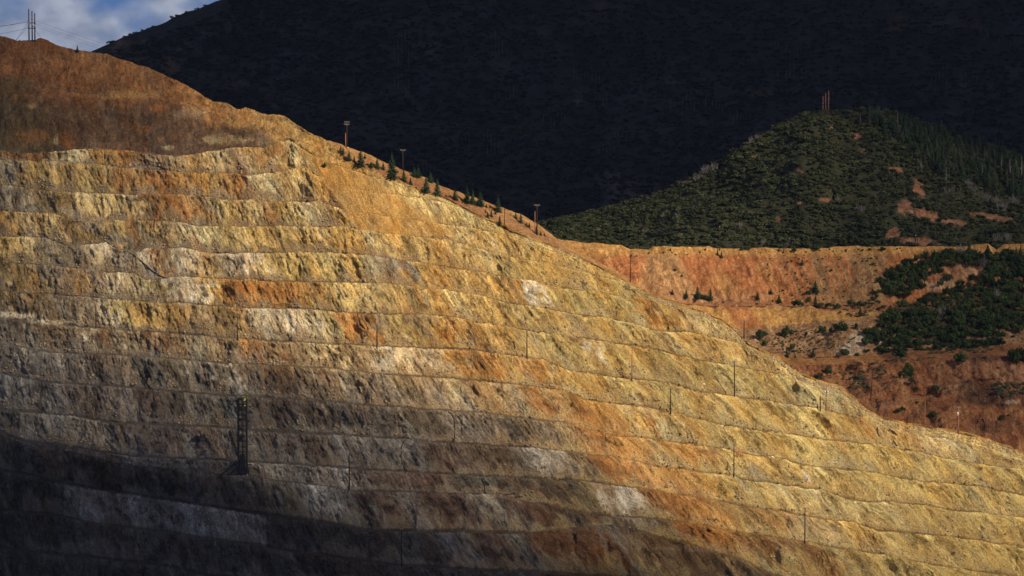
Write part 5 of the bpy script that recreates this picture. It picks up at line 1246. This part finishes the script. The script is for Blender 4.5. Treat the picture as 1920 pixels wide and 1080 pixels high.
HP = [(1628, 218), (1700, 228), (1760, 246), (1850, 280), (1960, 318), (1960, 385), (1850, 356), (1770, 330), (1715, 295), (1650, 250)]
for (x, y) in scatter(HP, 7, 210, 77):
    conifer(x, y, random.uniform(14, 27), 'tall grey green conifer in the stand on the right shoulder of the hill', 'conifers on the right shoulder of the hill', HO, CONP + CONM[:2], wide=1.45)
for i, (u_, y_, h_) in enumerate(((1629, 226, 36), (1643, 226, 27), (1655, 236, 24), (1527, 216, 14), (1586, 214, 12))):
    conifer(u_, y_, h_, ('tallest conifer on the hill crest, at the left end of its stand', 'conifer next right of the tallest crest conifer', 'third crest conifer of the stand', 'small conifer just left of the three summit poles', 'small conifer between the summit poles and the crest conifers')[i], None, HO, CONP if i < 3 else CONM, wide=.9)
BT = [(1683, 236, 26), (1700, 262, 20), (1774, 344, 28), (1893, 340, 42), (1915, 336, 44), (1728, 325, 26), (1842, 330, 22), (1800, 300, 18), (1878, 318, 26), (1865, 300, 20), (1852, 296, 18), (1822, 285, 14), (1810, 282, 14), (1613, 232, 18), (1905, 330, 30), (1726, 322, 20)]
for i, (u_, y_, h_) in enumerate(BT):
    p = hit(u_, y_, HO)
    if p: add('bare_tree', BARET[i % 3], p, (h_ * px(p) * 1.3,) * 2 + (h_ * px(p),), 'pale leafless trunk among the conifers on the right of the hill', 'bare tree', 'pale leafless trunks on the hill')
BBL = [(1322, 330, 26), (1338, 325, 26), (1310, 340, 20), (1243, 412, 18), (1270, 412, 16), (1208, 440, 18), (1245, 440, 14), (1388, 428, 16), (1780, 366, 22), (1815, 352, 22), (1825, 366, 22), (1870, 385, 26), (1900, 385, 26), (1850, 378, 20), (1880, 395, 24), (1570, 380, 18), (1615, 400, 20), (1490, 330, 10), (1680, 245, 16), (1430, 460, 16), (1480, 458, 18), (1445, 455, 12), (1870, 455, 22), (1890, 450, 20), (1408, 268, 16), (1420, 262, 14), (1717, 295, 14), (1433, 345, 12)]
for i, (u_, y_, h_) in enumerate(BBL):
    p = hit(u_, y_, HO)
    if p: add('bare_bush', BAREB[i % 3], p, (h_ * px(p),) * 3, 'grey leafless brush patch showing between the green hill shrubs', 'bare bush', 'grey leafless brush on the hill')
# mountain forest
Pc, uc, yc = pick(Pm, um, ym, (um > -100) & (um < 2000) & (ym > -60) & (ym < 520) & (rtm >= 0) & ((um > 430) | (rtm > .12)), 13000, 3)
merged('forest', [bush_mesh(80 + i, 26, .9, .34, 4, .28) for i in range(5)] + [conifer_mesh(90, 1.1, 5)], Pc - [0, 0, .5], np.stack([RNG.uniform(6, 10, len(Pc)), RNG.uniform(3, 6, len(Pc))], -1), M_FOREST, 'dark forest covering the shaded mountain', 'forest')
Pc, uc, yc = pick(Pm, um, ym, (um > 700) & (um < 2000) & (ym > 60) & (ym < 330) & (noise(um / 90, ym / 60, 521) > .4), 420, 4)
merged('forest', [bare_mesh(95 + i, True) for i in range(4)], Pc, np.stack([RNG.uniform(7, 11, len(Pc)), RNG.uniform(4, 8, len(Pc))], -1), flat_mat('far bare trunks', (.12, .115, .12)), 'pale bare trunks scattered through the mountain forest', 'forest')
MO = (MOUNT,)
for i, (u_, y_, w_, h_) in enumerate(((205, 83, 10, 7), (212, 80, 8, 5), (244, 66, 8, 5), (253, 63, 10, 5), (266, 57, 5, 5), (287, 51, 6, 4), (323, 34, 7, 7), (332, 30, 8, 5), (350, 22, 6, 4), (370, 13, 10, 5), (385, 10, 8, 4), (278, 54, 7, 3), (233, 71, 6, 4))):
    q = next((q_ for q_ in (hit(u_, y_ + k_ * .7, MO) for k_ in range(-14, 30)) if q_ is not None), None)
    if q is None: continue
    D_ = q.y; q = q - Vector((0, 0, .8)); add('tree', BUSH[i % 6], q, (w_ * D_ / F * 1.2,) * 2 + (h_ * D_ / F * 1.5,), 'dark tree on the mountain skyline against the sky, %s' % rank(i, 13), 'tree', 'trees on the mountain skyline')
p = hit(145, 97, (WALL,)) or Vector(unproj(145, 97, 1420))
conifer(145, 97.5, 13, 'lone small conifer on the hilltop skyline against the sky', None, (WALL,))

# ---------------------------------------------------------------- stones
def stone_mesh(seed):
    r_ = np.random.RandomState(seed); V, Fc = [], []
    nlat, nlon = 4, 7
    V.append([0, 0, -.4])
    for i in range(1, nlat):
        for j in range(nlon):
            a = math.pi * i / nlat; b = 6.283 * j / nlon; q = r_.uniform(.75, 1.15)
            V.append([math.sin(a) * math.cos(b) * .5 * q, math.sin(a) * math.sin(b) * .45 * q, -math.cos(a) * .38 * q])
    V.append([0, 0, .36])
    for j in range(nlon):
        j2 = (j + 1) % nlon; Fc.append((0, 1 + j2, 1 + j)); Fc.append((len(V) - 1, 1 + (nlat - 2) * nlon + j, 1 + (nlat - 2) * nlon + j2))
        for i in range(nlat - 2): Fc.append((1 + i * nlon + j, 1 + i * nlon + j2, 1 + (i + 1) * nlon + j2, 1 + (i + 1) * nlon + j))
    return np.array(V), Fc
ST = [hidden_mesh('boulder', *stone_mesh(i), M_STONEW) for i in (1, 2, 3)]
for i, (u_, y_, w_, l_) in enumerate(((1448, 858, 9, 'large white boulder on the edge of the gold bench at the lower right'), (1320, 721, 6, 'small pale boulder on the bench left of the pole with two crossarms'), (728, 305, 6, 'white boulder on the skyline of the tan ridge'),
                                   (827, 347, 6, 'white boulder between conifers lower on the tan ridge'), (652, 278, 4, 'small white stone at the foot of the highest ridge pole'), (218, 780, 4, 'small pale stone at the left shaded bench'), (1331, 600, 3, 'small dark stone near the end of the pit skyline'), (1381, 573, 3, 'small pale stone on the red terrace'))):
    p = hit(u_, y_)
    if p: add('boulder', ST[i % 3], p + Vector((0, 0, .2)), (w_ * px(p), w_ * px(p) * .8, w_ * px(p) * .7), l_, 'boulder')
Pc, uc, yc = pick(P_WALL, u_WALL, y_WALL, (TK_WALL > 2) & (tal_WALL > .75) & ~((u_WALL < 900) & (y_WALL > 845)) & (u_WALL > -20) & (u_WALL < 1940) & (y_WALL < 1100), 7000, 5)
sc_ = RNG.uniform(.35, 1.0, len(Pc)) ** 1.5 * 1.5
merged('rubble', [stone_mesh(i) for i in range(5)], Pc, np.stack([sc_, sc_], -1), flat_mat('rubble stone', (.26, .19, .12), var=.5, scale=.3), 'loose rubble lying on the pit benches', 'rubble')
Pc, uc, yc = pick(Pred, ured, yred, (((rtred > 3) & (rtred < 4)) | ((ured > 1440) & (ured < 1670) & (rtred < 1) & (rtred > .1)) | (rtred > 6)) & (ured > 1180) & (ured < 1940) & (yred < 860), 3400, 6)
sc_ = RNG.uniform(.3, 1.0, len(Pc)) ** 2 * 1.1
merged('rubble', [stone_mesh(i) for i in range(5)], Pc, np.stack([sc_, sc_], -1), flat_mat('slope stone', (.27, .17, .10), var=.5, scale=.3), 'loose stones on the red slope and terraces', 'rubble')
